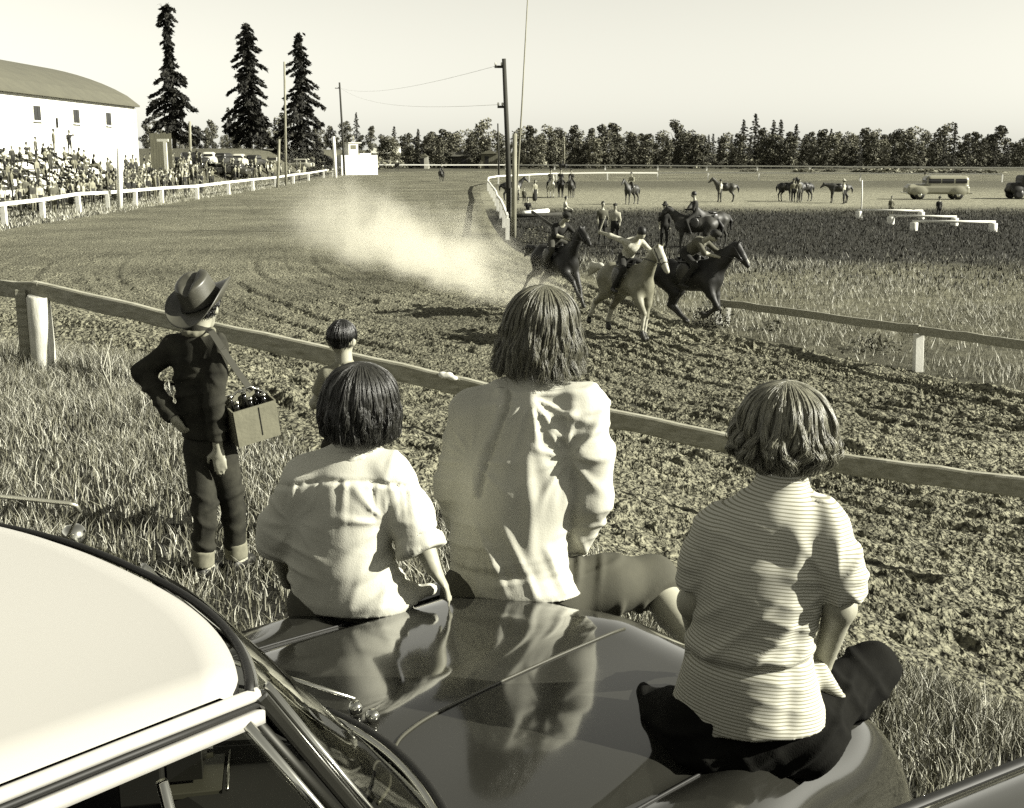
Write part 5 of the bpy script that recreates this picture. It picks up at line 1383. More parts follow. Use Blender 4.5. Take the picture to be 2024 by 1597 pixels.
    for s in (-1, 1):
        MB().lathe([(.01, .08), (.08, .06), (.10, 0), (.11, -.06)], (1.96, s * .58, .66), 18, Matrix.Rotation(math.pi / 2, 3, 'Y')).build('headlight', M_CHROME, root, True)
        for x_ in (1.25, -1.55):
            w = MB().lathe([(.2, -.09), (.34, -.09), (.36, -.05), (.36, .05), (.34, .09), (.2, .09)], (x_, s * .74, .36), 24, Matrix.Rotation(math.pi / 2, 3, 'X')).build('wheel', M_BLACK, root, True)
            MB().lathe([(.17, -.1), (.17, .1)], (x_, s * .745, .36), 18, Matrix.Rotation(math.pi / 2, 3, 'X')).build('hubcap', M_CHROME, w, True)
        # wipers
        p0 = Vector((.70, s * .03, 1.043)); 
        wp = MB().lathe([(.016, 0), (.017, .014), (.010, .024)], p0, 12).build('wiper', M_CHROME, root, True)
        if s < 0: continue
        MB().tube([p0 + Vector((0, 0, .03)), p0 + Vector((-.10, s * .16, .075)), p0 + Vector((-.16, s * .34, .085))], .006, 6).build('wiper_arm', M_CHROME, wp, True)
    # trunk and rear
    s = SDF(.15); s.box((-2.55, 0, .78), (.72, .78, .32), .24); s.ell((-2.0, 0, 1.0), (.6, .62, .42)); obj('trunk', s.mesh('trunk', .06, pm, [((-1.75, 0, 0), (1, 0, 0))]), root)
    # cabin: floor tub, dash, seats
    MB().box((-.85, 0, .52), (2.3, 1.28, .06)).build('floor_pan', M_INT, root)
    MB().box((.40, 0, .86), (.36, 1.24, .30)).build('dashboard', M_INT, root, bevel=.05)
    for x_ in (-.62, -1.6):
        st_ = SDF(.06); st_.box((x_ + .22, 0, .66), (.30, .60, .11), .08); st_.box((x_ - .10, 0, .92), (.10, .60, .30), .08); obj('seat', st_.mesh('seat', .04, M_INT), root)
CAR_YAW = math.atan2(.733, .68)
car = empty('sedan', (-.814, 1.904, 0), CAR_YAW, 'dark glossy sedan with cream roof and the girls sitting on its hood', 'car')
build_car(car, M_PAINT, M_CREAM)
def cw(x, y, z): return car.matrix_basis @ Vector((x, y, z))
# raised bead that runs up the hood and sweeps out along the cowl
pts = [(.50, -.28), (.56, -.25), (.635, -.165), (.70, -.12), (.80, -.095), (1.0, -.085), (1.3, -.08), (1.62, -.085)]
P_ = [Vector((x_, y_, float(hood_z(np.array(x_), np.array(y_))) + .002)) for x_, y_ in pts]
PP = []
for i in range(len(P_) - 1):
    for q in range(6): PP.append(P_[i].lerp(P_[i + 1], q / 6))
for _ in range(4): PP = [PP[0]] + [(PP[i - 1] + PP[i] * 2 + PP[i + 1]) / 4 for i in range(1, len(PP) - 1)] + [PP[-1]]
PP = [Vector((p.x, p.y, float(hood_z(np.array(p.x), np.array(p.y))) + .002)) for p in PP]
MB().tube(PP, .004, 8).build('hood_bead', mat('bead_enamel', .06, .25, spec=.5), car, True)
for s in (-1, 1):
    MB().tube([(x_, s * .615, float(hood_z(np.array(x_), np.array(.615))) + .0015) for x_ in np.linspace(.62, 1.75, 24)], .0035, 6).build('hood_seam', M_RUBBER, car, True)
# chrome side mirror on the far side, aerial folded across
mp = car.matrix_basis.inverted() @ PT(128, 1072, 2.72)
MB().lathe([(.010, .0), (.028, .008), (.034, .024), (.024, .05), (.008, .06)], mp, 16, Matrix.Rotation(1.2, 3, 'Y')).build('side_mirror', M_CHROME, car, True)
MB().tube([mp + Vector((0, 0, 0)), mp + Vector((-.05, -.10, -.09))], .008, 8).build('mirror_arm', M_CHROME, car, True)
inv = car.matrix_basis.inverted()
MB().tube([inv @ PT(158, 1012, 2.62), inv @ PT(150, 999, 2.6), inv @ PT(136, 995, 2.6), inv @ PT(0, 981, 2.55), inv @ PT(-120, 970, 2.5)], .0055, 8).build('aerial', mat('dull_aluminium', .4, .35, metal=.8), car, True)
MB().tube([inv @ PT(158, 1012, 2.62), mp], .004, 6).build('aerial_stay', MATS['dull_aluminium'], car, True)
# sun visor rod / dark inner post near the windshield corner
MB().tube([(.03, -.50, ZR - .06), (.30, -.53, 1.10)], .012, 8).build('inner_post', M_BLACK, car, True)
MB().lathe([(.016, 0), (.018, .02), (.01, .03)], (.03, -.50, ZR - .06), 10).build('visor_knob', M_CHROME, car, True)

# press camera lying on the front seat
pc = car.matrix_basis @ Vector((.24, .16, 1.0))
cm = empty('press_camera', tuple(pc), CAR_YAW - 2.2, 'black folding press camera standing on the dashboard', 'camera')
MB().box((0, 0, .07), (.16, .09, .14)).build('body', M_BLACK, cm, bevel=.006)
MB().box((.0, .10, .012), (.15, .12, .014)).build('drop_bed', mat('camera_bed', .05, .4), cm, bevel=.002)
MB().box((.0, .085, .075), (.09, .07, .09)).build('bellows', M_BLACK, cm)
MB().lathe([(.020, -.012), (.022, .0), (.020, .012)], (.0, .130, .075), 16, Matrix.Rotation(math.pi / 2, 3, 'X')).build('lens', M_CHROME, cm)
MB().tube([(-.08, -.05, .14), (-.08, .04, .14)], .006, 6).build('trim', M_CHROME, cm, True); MB().tube([(.08, .17, .02), (-.08, .17, .02)], .004, 6).build('bed_rail', M_CHROME, cm, True)

# neighbouring car whose roof the photographer sits on
YAW2 = math.atan2(.5, .866)
e0 = Vector((.585, 1.352, 1.5))          # point on its left drip rail
Lv = Vector((-math.sin(YAW2), math.cos(YAW2), 0)); Fv = Vector((math.cos(YAW2), math.sin(YAW2), 0))
o2 = e0 - Lv * HW - Fv * (-1.0); 
car2 = empty('sedan', (o2.x, o2.y, -.06), YAW2, 'dark neighbouring car showing only its roof edge bottom right', 'car')
build_car(car2, M_PAINT2, M_PAINT2, False)
# ================================================================== THE SPECTATORS IN THE FOREGROUND
def v3(p): return np.array([p[0], p[1], p[2]], float)
def J(px, py, Y): return v3(PT(px, py, Y))
def ridge(x, y, z, seed, p=5): return (1 - np.abs(vnoise(x, y, z, seed))) ** p
def radial(V, c, n, R, amp, seed, p=3, sq=1.0):
    """cloth pulled into folds that fan out from a point"""
    x_, y_, z_ = V.T; dx, dz = x_ - c[0], (z_ - c[2]) * sq; r = np.hypot(dx, dz); f = np.arctan2(dz, dx)
    w = vnoise(x_ * 6, y_ * 6, z_ * 6, seed)
    s = (.5 + .5 * np.sin(n * f + 2.2 * w + 1.5 * np.sin(r * 14))) ** p
    return amp * (s - .3) * np.exp(-(r / R) ** 2) * sstep(.01, .06, r) * (.55 + .6 * vnoise(x_ * 4, y_ * 4, z_ * 4, seed + 5))
def creases(V, ang, freq, amp, seed, p=4, warp=2.0, cut=-.1):
    """open, roughly parallel folds running along direction ang in the x-z plane"""
    x_, y_, z_ = V.T; u = -x_ * math.sin(ang) + z_ * math.cos(ang); v = x_ * math.cos(ang) + z_ * math.sin(ang)
    w = vnoise(v * 5, u * 4, y_ * 3, seed); m = sstep(cut, cut + .6, vnoise(v * 4.5, u * 7, y_ * 3, seed + 3))
    s = (.5 + .5 * np.sin(2 * math.pi * freq * u + warp * w)) ** p
    return amp * (s - .25) * m
def sdf_obj(name, s, res, mats, base, parent=None, planes=(), disp=None, relax=1):
    if disp is not None and planes:
        d0 = disp; c0, n0 = planes[0]; n0 = v3(n0) / np.linalg.norm(v3(n0)); c0 = v3(c0)
        disp = lambda V, Nn: d0(V, Nn) * sstep(.0, .035, -((V - c0) @ n0))
    V, Q = s.arrays(res, planes, disp, relax)
    mi = s.mat_index(V, Q) if isinstance(mats, (list, tuple)) and len(mats) > 1 else None
    me = from_arrays(name, V - base, Q, mats, True, mi)
    o = bpy.data.objects.new(name, me)
    if parent is None: o.location = tuple(base)
    return link(o, parent)
def hand(s, w, d, n, side, sc=1.0, curl=.35):
    """palm, four unequal bent fingers and a thumb; w wrist, d pointing, n back of the hand, side = thumb direction sign"""
    d = d / np.linalg.norm(d); n = n - d * (n @ d); n /= np.linalg.norm(n); l = np.cross(d, n) * side
    k = .004
    s.cone(w, w + d * .03 * sc, .024 * sc, .03 * sc, (n, 1.5), 0, .012)
    for i, off in enumerate((.028, .010, -.009, -.026)):
        b0 = w + d * .025 * sc + l * off * .8 * sc; kn = w + d * (.085 - .006 * abs(i - 1)) * sc + l * off * sc
        s.cone(b0, kn, .014 * sc, .0105 * sc, None, 0, .010)
        L = (.040, .046, .042, .032)[i] * sc
        a1 = d * math.cos(curl) - n * math.sin(curl); p1 = kn + a1 * L; a2 = d * math.cos(curl * 2.2) - n * math.sin(curl * 2.2); p2 = p1 + a2 * L * .75
        s.cone(kn, p1, .0098 * sc, .0088 * sc, None, 0, k); s.cone(p1, p2, .0088 * sc, .0068 * sc, None, 0, k)
    t0 = w + d * .02 * sc + l * .026 * sc; t1 = t0 + (d * .55 + l * .7 - n * .2) * .042 * sc; t2 = t1 + (d * .85 + l * .25 - n * .25) * .034 * sc
    s.cone(t0, t1, .015 * sc, .0105 * sc, None, 0, .010); s.cone(t1, t2, .0105 * sc, .008 * sc, None, 0, k)
def head(s, c, up, fw, sc=1.0, ears=True):
    up = up / np.linalg.norm(up); fw = fw - up * (fw @ up); fw /= np.linalg.norm(fw); rt = np.cross(fw, up)
    R = np.stack([rt, fw, up], 1)
    s.ell(c + up * .02 * sc - fw * .008 * sc, np.array([.074, .092, .098]) * sc, R, 0, .02); s.cone(c - up * .02 * sc + fw * .03 * sc, c - up * .088 * sc + fw * .055 * sc, .06 * sc, .03 * sc, (rt, 1.1), 0, .03)
    s.cone(c + fw * .085 * sc + up * .012 * sc, c + fw * .108 * sc - up * .022 * sc, .010 * sc, .014 * sc, None, 0, .012)          # nose
    s.cone(c + fw * .082 * sc - up * .052 * sc - rt * .018 * sc, c + fw * .082 * sc - up * .052 * sc + rt * .018 * sc, .009 * sc, .009 * sc, None, 0, .006)   # mouth
    for e in (-1, 1):
        s.ell(c + fw * .078 * sc + up * .012 * sc + rt * e * .032 * sc, np.array([.014, .010, .009]) * sc, R, 0, .004)
        s.cone(c + fw * .084 * sc + up * .034 * sc + rt * e * .016 * sc, c + fw * .076 * sc + up * .032 * sc + rt * e * .046 * sc, .008 * sc, .007 * sc, None, 0, .008)
        if ears:
            s.ell(c + rt * e * .080 * sc - up * .004 * sc - fw * .004 * sc, np.array([.010, .020, .032]) * sc, np.stack([rt * .94 + fw * -.34 * e, fw, up], 1), 0, .006)

def hair_material(name, g, rough=.28):
    m = bpy.data.materials.new(name); m.use_nodes = True; N = m.node_tree.nodes; L = m.node_tree.links
    p = N['Principled BSDF']; p.inputs['Roughness'].default_value = rough; p.inputs['Specular IOR Level'].default_value = .45
    ci = N.new('ShaderNodeHairInfo'); cr = N.new('ShaderNodeValToRGB')
    cr.color_ramp.elements[0].color = tone(g * .45); cr.color_ramp.elements[1].color = tone(g * 1.7)
    L.new(ci.outputs['Random'], cr.inputs[0]); L.new(cr.outputs[0], p.inputs['Base Color'])
    return m
def hair(parent, base, C, up, fw, a, b, dep, L, flare, n, m, seed, rad=.0011, curl=0.0, tip=.15, part=0.0, lift=0.0, wave=.0, gapf=48, side_len=1.0, clumps=110, npt=14, mess=.004, swell=.0, fly=.008):
    """combed strands flowing from the crown over an ellipsoid and hanging below it"""
    r = np.random.default_rng(seed)
    up = up / np.linalg.norm(up); fw = fw - up * (fw @ up); fw /= np.linalg.norm(fw); rt = np.cross(fw, up)
    cl = r.uniform(-np.pi, np.pi, clumps); cl_l = r.normal(size=clumps); cl_c = r.uniform(.5, 1.4, clumps) * np.sign(r.normal(size=clumps) + .6); cl_k = r.uniform(.93, 1.05, clumps)
    phi = r.uniform(-np.pi, np.pi, n)                      # 0 = front
    ci = np.abs(((phi[:, None] - cl[None] + np.pi) % (2 * np.pi)) - np.pi).argmin(1)
    dphi = ((cl[ci] - phi + np.pi) % (2 * np.pi)) - np.pi
    s0 = r.random(n) ** .8 * .42; ln = 1 + .06 * cl_l[ci] + r.normal(size=n) * .06
    front = np.abs(phi) < np.radians(gapf)
    send = np.where(front, .42 + .05 * r.random(n), ln)
    k = cl_k[ci] * (1 - .13 * r.random(n) ** 2)
    S = s0[:, None] + (send - s0)[:, None] * np.linspace(0, 1, npt)[None]
    ph = phi[:, None] + dphi[:, None] * np.clip(S * .5, 0, .28) + (r.normal(size=n) * .03)[:, None] * S
    ph = ph + wave * np.sin(S * 9 + ci[:, None] * 1.7) * S
    th = np.clip(S / .5, 0, 1) * np.pi / 2; t = np.clip((S - .5) / .5, 0, None)
    rr = np.where(S < .5, np.sin(th), 1 + flare * t - tip * np.clip(t - .55, 0, None) ** 2 * 3)
    rr = rr * (1 + swell * np.sin(S * 12 + 1.7 * cl_l[ci][:, None]) * sstep(.25, .6, S))
    zz = np.where(S < .5, b * np.cos(th), -L * t)
    cu = curl * np.clip(t - .45, 0, None) * cl_c[ci][:, None]
    rr = rr + cu * 1.2 * np.sin(t * 7); zz = zz + np.abs(cu) * a * 1.4 * (1 - np.cos(t * 6))
    K = k[:, None] * (1 - .04 * (1 - S))
    X = np.sin(ph) * rr * a * K; Yv = np.cos(ph) * rr * dep * K; Z = zz * (0.97 + .03 * k[:, None])
    X = X + lift * np.clip(t, 0, 1) * a
    P = C + X[..., None] * rt + Yv[..., None] * fw + Z[..., None] * up + r.normal(size=(n, npt, 3)) * mess * (.2 + S[..., None]) + (r.normal(size=(n, 1, 3)) * np.where(r.random(n) < .08, fly, .0015)[:, None, None]) * S[..., None] ** 1.5
    P = P - base
    hc = bpy.data.hair_curves.new('hair'); hc.add_curves([npt] * n)
    hc.attributes['position'].data.foreach_set('vector', P.reshape(-1).astype(np.float32))
    ra = hc.attributes.get('radius') or hc.attributes.new('radius', 'FLOAT', 'POINT')
    taper = np.tile(np.concatenate([np.ones(npt - 2), [.8, .35]]), (n, 1)) * rad * r.uniform(.7, 1.3, n)[:, None]
    ra.data.foreach_set('value', taper.reshape(-1).astype(np.float32))
    hc.materials.append(m)
    o = bpy.data.objects.new('hair', hc); link(o, parent)
    # dense under-hair so that no scalp shows
    V = SDF(.02); R = np.stack([rt, fw, up], 1)
    V.ell(C - fw * .012, np.array([a * .84, dep * .82, b * .90]), R); V.cone(C - fw * dep * .25, C - fw * dep * .30 - up * L * .72, a * .72, a * (.72 + flare * .5), (fw, 1.35), cutb=True)
    sdf_obj('under_hair', V, .012, M_UNDER[m.name], base, o)
    return o
M_UNDER = {}
def hm(name, g, rough=.42):
    m = hair_material(name, g, rough); M_UNDER[name] = mat(name + '_under', g * .5, .7); return m
M_H1 = hm('brown_hair', .11); M_H2 = hm('dark_brown_hair', .022); M_H3 = hm('fair_brown_hair', .16, .38); M_H4 = hm('black_hair', .008, .35)
M_SHIRT = mat('white_cotton', .56, .9, 0.05, 6, .35, 220, spec=.15, bdist=.002)
M_JACKET = mat('pale_poplin', .54, .85, 0.05, 5, .3, 180, spec=.2, bdist=.002)
M_TROUS = mat('grey_twill', .07, .9, .12, 12, .4, 260, spec=.15, bdist=.002)
M_DENIM = mat('dark_denim', .008, .95, .35, 14, .6, 300, spec=.06, bdist=.002)
M_DENIM2 = mat('boy_denim', .032, .95, .5, 9, .6, 200, spec=.06, bdist=.003)
M_CUFF = mat('turned_cuff', .17, .9, .3, 20)
def striped():
    m = bpy.data.materials.new('striped_jersey'); m.use_nodes = True; N = m.node_tree.nodes; L = m.node_tree.links; p = N['Principled BSDF']
    p.inputs['Roughness'].default_value = .9; p.inputs['Specular IOR Level'].default_value = .1
    tc = N.new('ShaderNodeTexCoord'); nz = N.new('ShaderNodeTexNoise'); nz.inputs['Scale'].default_value = 5; L.new(tc.outputs['Object'], nz.inputs['Vector'])
    sp = N.new('ShaderNodeSeparateXYZ'); L.new(tc.outputs['Object'], sp.inputs[0])
    a = N.new('ShaderNodeMath'); a.operation = 'MULTIPLY_ADD'; a.inputs[1].default_value = .012; L.new(nz.outputs['Fac'], a.inputs[0]); L.new(sp.outputs[2], a.inputs[2])
    x_ = N.new('ShaderNodeMath'); x_.operation = 'MULTIPLY_ADD'; x_.inputs[1].default_value = .07; L.new(sp.outputs[0], x_.inputs[0]); L.new(a.outputs[0], x_.inputs[2])
    b = N.new('ShaderNodeMath'); b.operation = 'DIVIDE'; b.inputs[1].default_value = .0074; L.new(x_.outputs[0], b.inputs[0])
    f = N.new('ShaderNodeMath'); f.operation = 'FRACT'; L.new(b.outputs[0], f.inputs[0])
    cr = N.new('ShaderNodeValToRGB'); cr.color_ramp.elements[0].position = .0; cr.color_ramp.elements[0].color = tone(.58); cr.color_ramp.elements[1].position = 1.0; cr.color_ramp.elements[1].color = tone(.58)
    for q, g in ((.52, .58), (.62, .27), (.88, .27), (.97, .58)): cr.color_ramp.elements.new(q).color = tone(g)
    L.new(f.outputs[0], cr.inputs[0]); L.new(cr.outputs[0], p.inputs['Base Color'])
    return m
M_STRIPE = striped()
FWD = np.array([0, 1.0, 0]); UP = np.array([0, 0, 1.0])

FA = (.36, .93, 0)
# ------------------------------------------------------------------ tall girl in the pale jacket
def tall_girl():
    Y = 3.40
    base = J(1010, 1205, Y); q = lambda px, py, dy=0.0: J(px, py, Y + dy)
    HC = q(1072, 648, .03)
    b = SDF(.025); F1 = (FA, 1.6)
    head(b, HC, np.array([.08, -.05, 1.0]), np.array([.35, 1, 0]))
    b.cone(q(1066, 700, .02), q(1058, 775), .05, .06, None, 0); b.cone(q(1050, 800), q(1020, 1000), .10, .12, F1); b.cone(q(1020, 1000), q(1010, 1150), .12, .12, F1)
    b.cone(q(940, 818, .05), q(1145, 812, -.05), .05, .05)
    for sh, el, wr, hd, sd in ((q(1148, 812, -.05), q(1167, 975, -.06), q(1138, 1080, .08), np.array([-.3, .8, -.15]), 1), (q(930, 815, .05), q(895, 965, .06), q(935, 1085, .2), np.array([.3, .8, -.15]), -1)):
        b.cone(sh, el, .045, .040); b.cone(el, wr, .040, .028); hand(b, wr, hd, np.array([0, -.2, 1.0]), -sd, .95, .5)
    kn = q(1288, 1150, .10); an = q(1368, 1268, -.12)
    b.cone(q(1090, 1172), kn, .085, .062); b.cone(kn, q(1330, 1210, .02), .058, .056); b.cone(q(1330, 1210, .02), an, .056, .036); b.cone(an, an + np.array([.10, -.10, -.045]), .036, .028)
    b.cone(q(935, 1172), q(950, 1150, .45), .085, .062); b.cone(q(950, 1150, .45), q(960, 1150, .45) + np.array([0, .16, -.42]), .058, .034); b.cone(q(960, 1150, .45) + np.array([0, .16, -.42]), q(960, 1150, .45) + np.array([0, .30, -.47]), .034, .026)
    g = sdf_obj('person', b, .009, M_SKIN, base)
    tag(g, 'person with shoulder-length brown hair in pale jacket sitting on the hood', 'person')
    # jacket
    s = SDF(.05)
    s.cone(q(945, 818, .05), q(1150, 806, -.05), .078, .078, ((0, 1, 0), 1.15), k=.06); s.cone(q(1056, 770), q(1050, 800), .075, .10, ((0, 1, 0), 1.2))
    s.cone(q(1040, 850), q(1020, 960), .178, .186, (FA, 1.5)); s.cone(q(1020, 960), q(1002, 1065), .186, .176, (FA, 1.45)); s.cone(q(1002, 1065), q(1012, 1120), .172, .185, (FA, 1.4))
    s.cone(q(1005, 1108), q(1018, 1182), .192, .226, (FA, 1.35), k=.02)
    s.cone(q(1148, 815, -.05), q(1166, 900, -.07), .078, .070, None, 0, .03); s.cone(q(1166, 900, -.07), q(1168, 985, -.06), .070, .064, None, 0, .02); s.cone(q(1168, 985, -.06), q(1140, 1088, .07), .062, .045, None, 0, .02, True)
    s.cone(q(935, 820, .05), q(906, 960, .07), .078, .070, None, 0, .03); s.cone(q(906, 960, .07), q(925, 1080, .2), .072, .05, None, 0, .03, True)
    pl0, pl1 = q(1003, 768), q(948, 965)
    zb = q(1010, 1110)[2]
    def disp(V, Nn):
        x_, y_, z_ = V.T; w = vnoise(x_ * 5, y_ * 5, z_ * 4, 91)
        up_ = sstep(zb, zb + .15, z_)
        d = .006 * vnoise(x_ * 5 + w, y_ * 5, z_ * 3, 4) + .002 * vnoise(x_ * 14 + w, y_ * 12, z_ * 8, 5)
        d = d + radial(V, q(1118, 885), 9, .20, .017, 11) + radial(V, q(935, 900), 9, .16, .012, 12) + up_ * radial(V, q(1045, 770), 13, .24, .011, 13) + creases(V, 1.25, 11, .009, 14) * sstep(zb + .30, zb + .12, z_) + creases(V, 2.0, 12, .009, 15) * sstep(zb + .26, zb + .08, z_) + creases(V, .15, 16, .006, 16)
        low = np.exp(-((z_ - zb - .02) / .045) ** 2)
        d = d - low * .006 * ridge(x_ * 34 + w * 2, y_ * 10, z_ * 4, 41, 2) - .007 * np.exp(-((z_ - zb) / .014) ** 2)
        t = np.clip((pl0[2] - z_) / (pl0[2] - pl1[2]), 0, 1); lx = pl0[0] + (pl1[0] - pl0[0]) * t + .006 * np.sin(t * 7)
        inr = (z_ < pl0[2] + .01) * (z_ > pl1[2]) * (Nn[:, 1] < -.3)
        e = x_ - lx
        d = d + inr * (.012 * np.exp(-((e + .02) / .014) ** 2) - .018 * np.exp(-(e / .0075) ** 2)) * (1 - .5 * t)
        d = d + (Nn[:, 1] < -.2) * up_ * .010 * np.exp(-((e - .07 - .08 * t) / .02) ** 2)
        return d
    sdf_obj('jacket', s, .0072, M_JACKET, base, g, [(q(1015, 1160), (.0, -.06, -1))], disp)
    c = SDF(.01); cc = q(1058, 762, .01)
    for i in range(11):
        a0 = -2.5 + i * .5; c.cone(cc + np.array([math.sin(a0) * .068, -math.cos(a0) * .062, .012 - .012 * math.cos(a0)]), cc + np.array([math.sin(a0 + .5) * .068, -math.cos(a0 + .5) * .062, .012 - .012 * math.cos(a0 + .5)]), .012, .012, None, 0, .012)
    sdf_obj('collar', c, .006, M_JACKET, base, g)
    # trousers
    t = SDF(.04)
    t.cone(q(950, 1182, .0), q(1082, 1178, .0), .118, .118, ((0, 0, 1), 1.1)); t.cone(q(1015, 1140), q(1012, 1180), .13, .14, ((0, 1, 0), 1.2))
    t.cone(q(1085, 1166), q(1200, 1156, .04), .105, .092); t.cone(q(1200, 1156, .04), kn, .092, .082); t.cone(kn, kn + (q(1330, 1210, .02) - kn) * .45, .080, .074, None, 0, .03, True)
    t.cone(q(938, 1170), q(950, 1150, .45), .105, .08); t.cone(q(950, 1150, .45), q(955, 1150, .45) + np.array([0, .05, -.12]), .08, .07, None, 0, .03, True)
    def disp2(V, Nn):
        x_, y_, z_ = V.T; w = vnoise(x_ * 6, y_ * 6, z_ * 6, 3)
        return .004 * vnoise(x_ * 8, y_ * 8, z_ * 8, 2) + (creases(V, 1.35, 14, .014, 61, 4, 1.8, -.2) + creases(V, .2, 20, .006, 62)) * sstep(base[0] + .0, base[0] + .12, x_)
    sdf_obj('trousers', t, .0075, M_TROUS, base, g, (), disp2)
    hair(g, base, HC + np.array([.0, -.008, .022]), np.array([.06, -.05, 1.0]), np.array([.35, 1, 0]), .112, .108, .122, .128, .22, 18000, M_H1, 5, .0006, .07, .06, wave=.07, clumps=150, mess=.0012, swell=.05, fly=.007)
    return g
tall_girl()

# ------------------------------------------------------------------ small girl in the white blouse
def small_girl():
    Y = 3.27
    base = J(690, 1215, Y); q = lambda px, py, dy=0.0: J(px, py, Y + dy)
    HC = q(715, 792, .02)
    b = SDF(.022); F1 = (FA, 1.6)
    head(b, HC, np.array([.05, -.04, 1.0]), np.array([.3, 1, 0]), .96)
    b.cone(q(708, 840, .01), q(695, 905), .042, .05); b.cone(q(690, 930), q(680, 1080), .085, .10, F1); b.cone(q(680, 1080), q(690, 1180), .10, .11, F1); b.cone(q(608, 955, .03), q(766, 944, -.03), .042, .042)
    hw = q(856, 1122, -.09)
    for sh, el, wr, hd, sd in ((q(770, 946, -.03), q(832, 1065, -.06), hw, np.array([.35, .05, -.6]), 1), (q(604, 956, .03), q(548, 1068, .05), q(570, 1150, .22), np.array([.2, .8, -.3]), -1)):
        b.cone(sh, el, .040, .034); b.cone(el, wr, .036, .025); hand(b, wr, hd, np.array([.2, .0, 1.0]), -sd, .85, .25)
    for dx in (-1, 1):
        k_ = q(690 + dx * 60, 1180, .38); b.cone(q(690 + dx * 55, 1190), k_, .07, .05); b.cone(k_, k_ + np.array([0, .08, -.36]), .048, .03); b.cone(k_ + np.array([0, .08, -.36]), k_ + np.array([0, .20, -.40]), .03, .024)
    g = sdf_obj('person', b, .009, M_SKIN, base)
    tag(g, 'person with dark bobbed hair in white blouse sitting at the left of the hood', 'person')
    s = SDF(.045)
    s.cone(q(612, 952, .03), q(765, 938, -.03), .066, .066, ((0, 1, 0), 1.1), k=.05); s.cone(q(699, 890), q(690, 930), .062, .09, ((0, 1, 0), 1.2))
    s.cone(q(680, 985), q(668, 1070), .158, .150, (FA, 1.45)); s.cone(q(668, 1070), q(680, 1120), .148, .152, (FA, 1.4)); s.cone(q(680, 1120), q(702, 1200), .158, .185, (FA, 1.3), k=.03)
    s.cone(q(720, 1165, -.02), q(850, 1166, -.03), .062, .018, ((0, 0, 1), 1.6), k=.05)
    s.cone(q(768, 945), q(806, 1010, -.03), .074, .068); s.cone(q(806, 1010, -.03), q(834, 1082, -.07), .066, .060, None, 0, .03, True); s.cone(q(827, 1064, -.06), q(836, 1088, -.075), .070, .070, None, 0, .006, True, True)
    s.cone(q(605, 955), q(562, 1040, .03), .074, .066); s.cone(q(562, 1040, .03), q(548, 1080, .06), .064, .058, None, 0, .03, True)
    zy = q(650, 945)[2]
    def disp(V, Nn):
        x_, y_, z_ = V.T; w = vnoise(x_ * 5, y_ * 5, z_ * 5, 61)
        back = (Nn[:, 1] < -.1)
        yoke = zy - .10 * (x_ - base[0] - .02) ** 2 * 8 + .02
        g_ = np.exp(-np.clip(yoke - z_, 0, None) / .055) * (z_ < yoke) * back
        d = .010 * back * sstep(yoke + .004, yoke - .012, z_) - .006 * np.exp(-((z_ - yoke) / .005) ** 2) * back
        d = d - g_ * .013 * ridge(x_ * 42 + w, 0 * y_, z_ * 3, 71, 2) + .006 * vnoise(x_ * 8, y_ * 8, z_ * 7, 64)
        lowz = sstep(zy - .10, zy - .25, z_)
        d = d + radial(V, q(770, 1010), 8, .16, .013, 31) + radial(V, q(590, 1020), 8, .14, .010, 32) + lowz * creases(V, -.35, 17, .014, 33) + lowz * creases(V, .5, 14, .010, 34) + creases(V, 1.3, 13, .005, 35)
        return d
    sdf_obj('blouse', s, .0070, M_SHIRT, base, g, [(q(700, 1196), (.0, -.1, -1))], disp)
    c = SDF(.012); cc = q(700, 893, .005)
    for i in range(13):
        a0 = -2.7 + i * .45; a1 = a0 + .45; f = lambda a: cc + np.array([math.sin(a) * (.060 + .012 * abs(math.sin(a))), -math.cos(a) * .055, .0 - .006 * math.cos(a) - .012 * abs(math.sin(a))])
        c.cone(f(a0), f(a1), .020, .020, ((0, 0, 1), .9), 0, .012)
    sdf_obj('collar', c, .006, M_SHIRT, base, g)
    t = SDF(.03); t.cone(q(630, 1195), q(755, 1195), .095, .095)
    for dx in (-1, 1): t.cone(q(690 + dx * 55, 1195), q(690 + dx * 60, 1182, .38), .085, .066, None, 0, .03); t.cone(q(690 + dx * 60, 1182, .38), q(690 + dx * 60, 1182, .38) + np.array([0, .06, -.26]), .066, .055, None, 0, .02, True)
    sdf_obj('trousers', t, .010, M_TROUS, base, g)
    hair(g, base, HC + np.array([-.002, -.012, .016]), np.array([.05, -.04, 1.0]), np.array([.3, 1, 0]), .112, .100, .118, .105, .10, 15000, M_H2, 9, .00065, .05, .22, wave=.05, clumps=150, mess=.0012, swell=.035, fly=.005)
    # hair clip
    MB().lathe([(.002, 0), (.012, .002), (.012, .006), (.002, .008)], tuple(HC + np.array([.075, -.03, .075]) - base), 10, Matrix.Rotation(1.0, 3, 'Y')).build('hair_clip', M_BLACK, g, True)
    return g
small_girl()

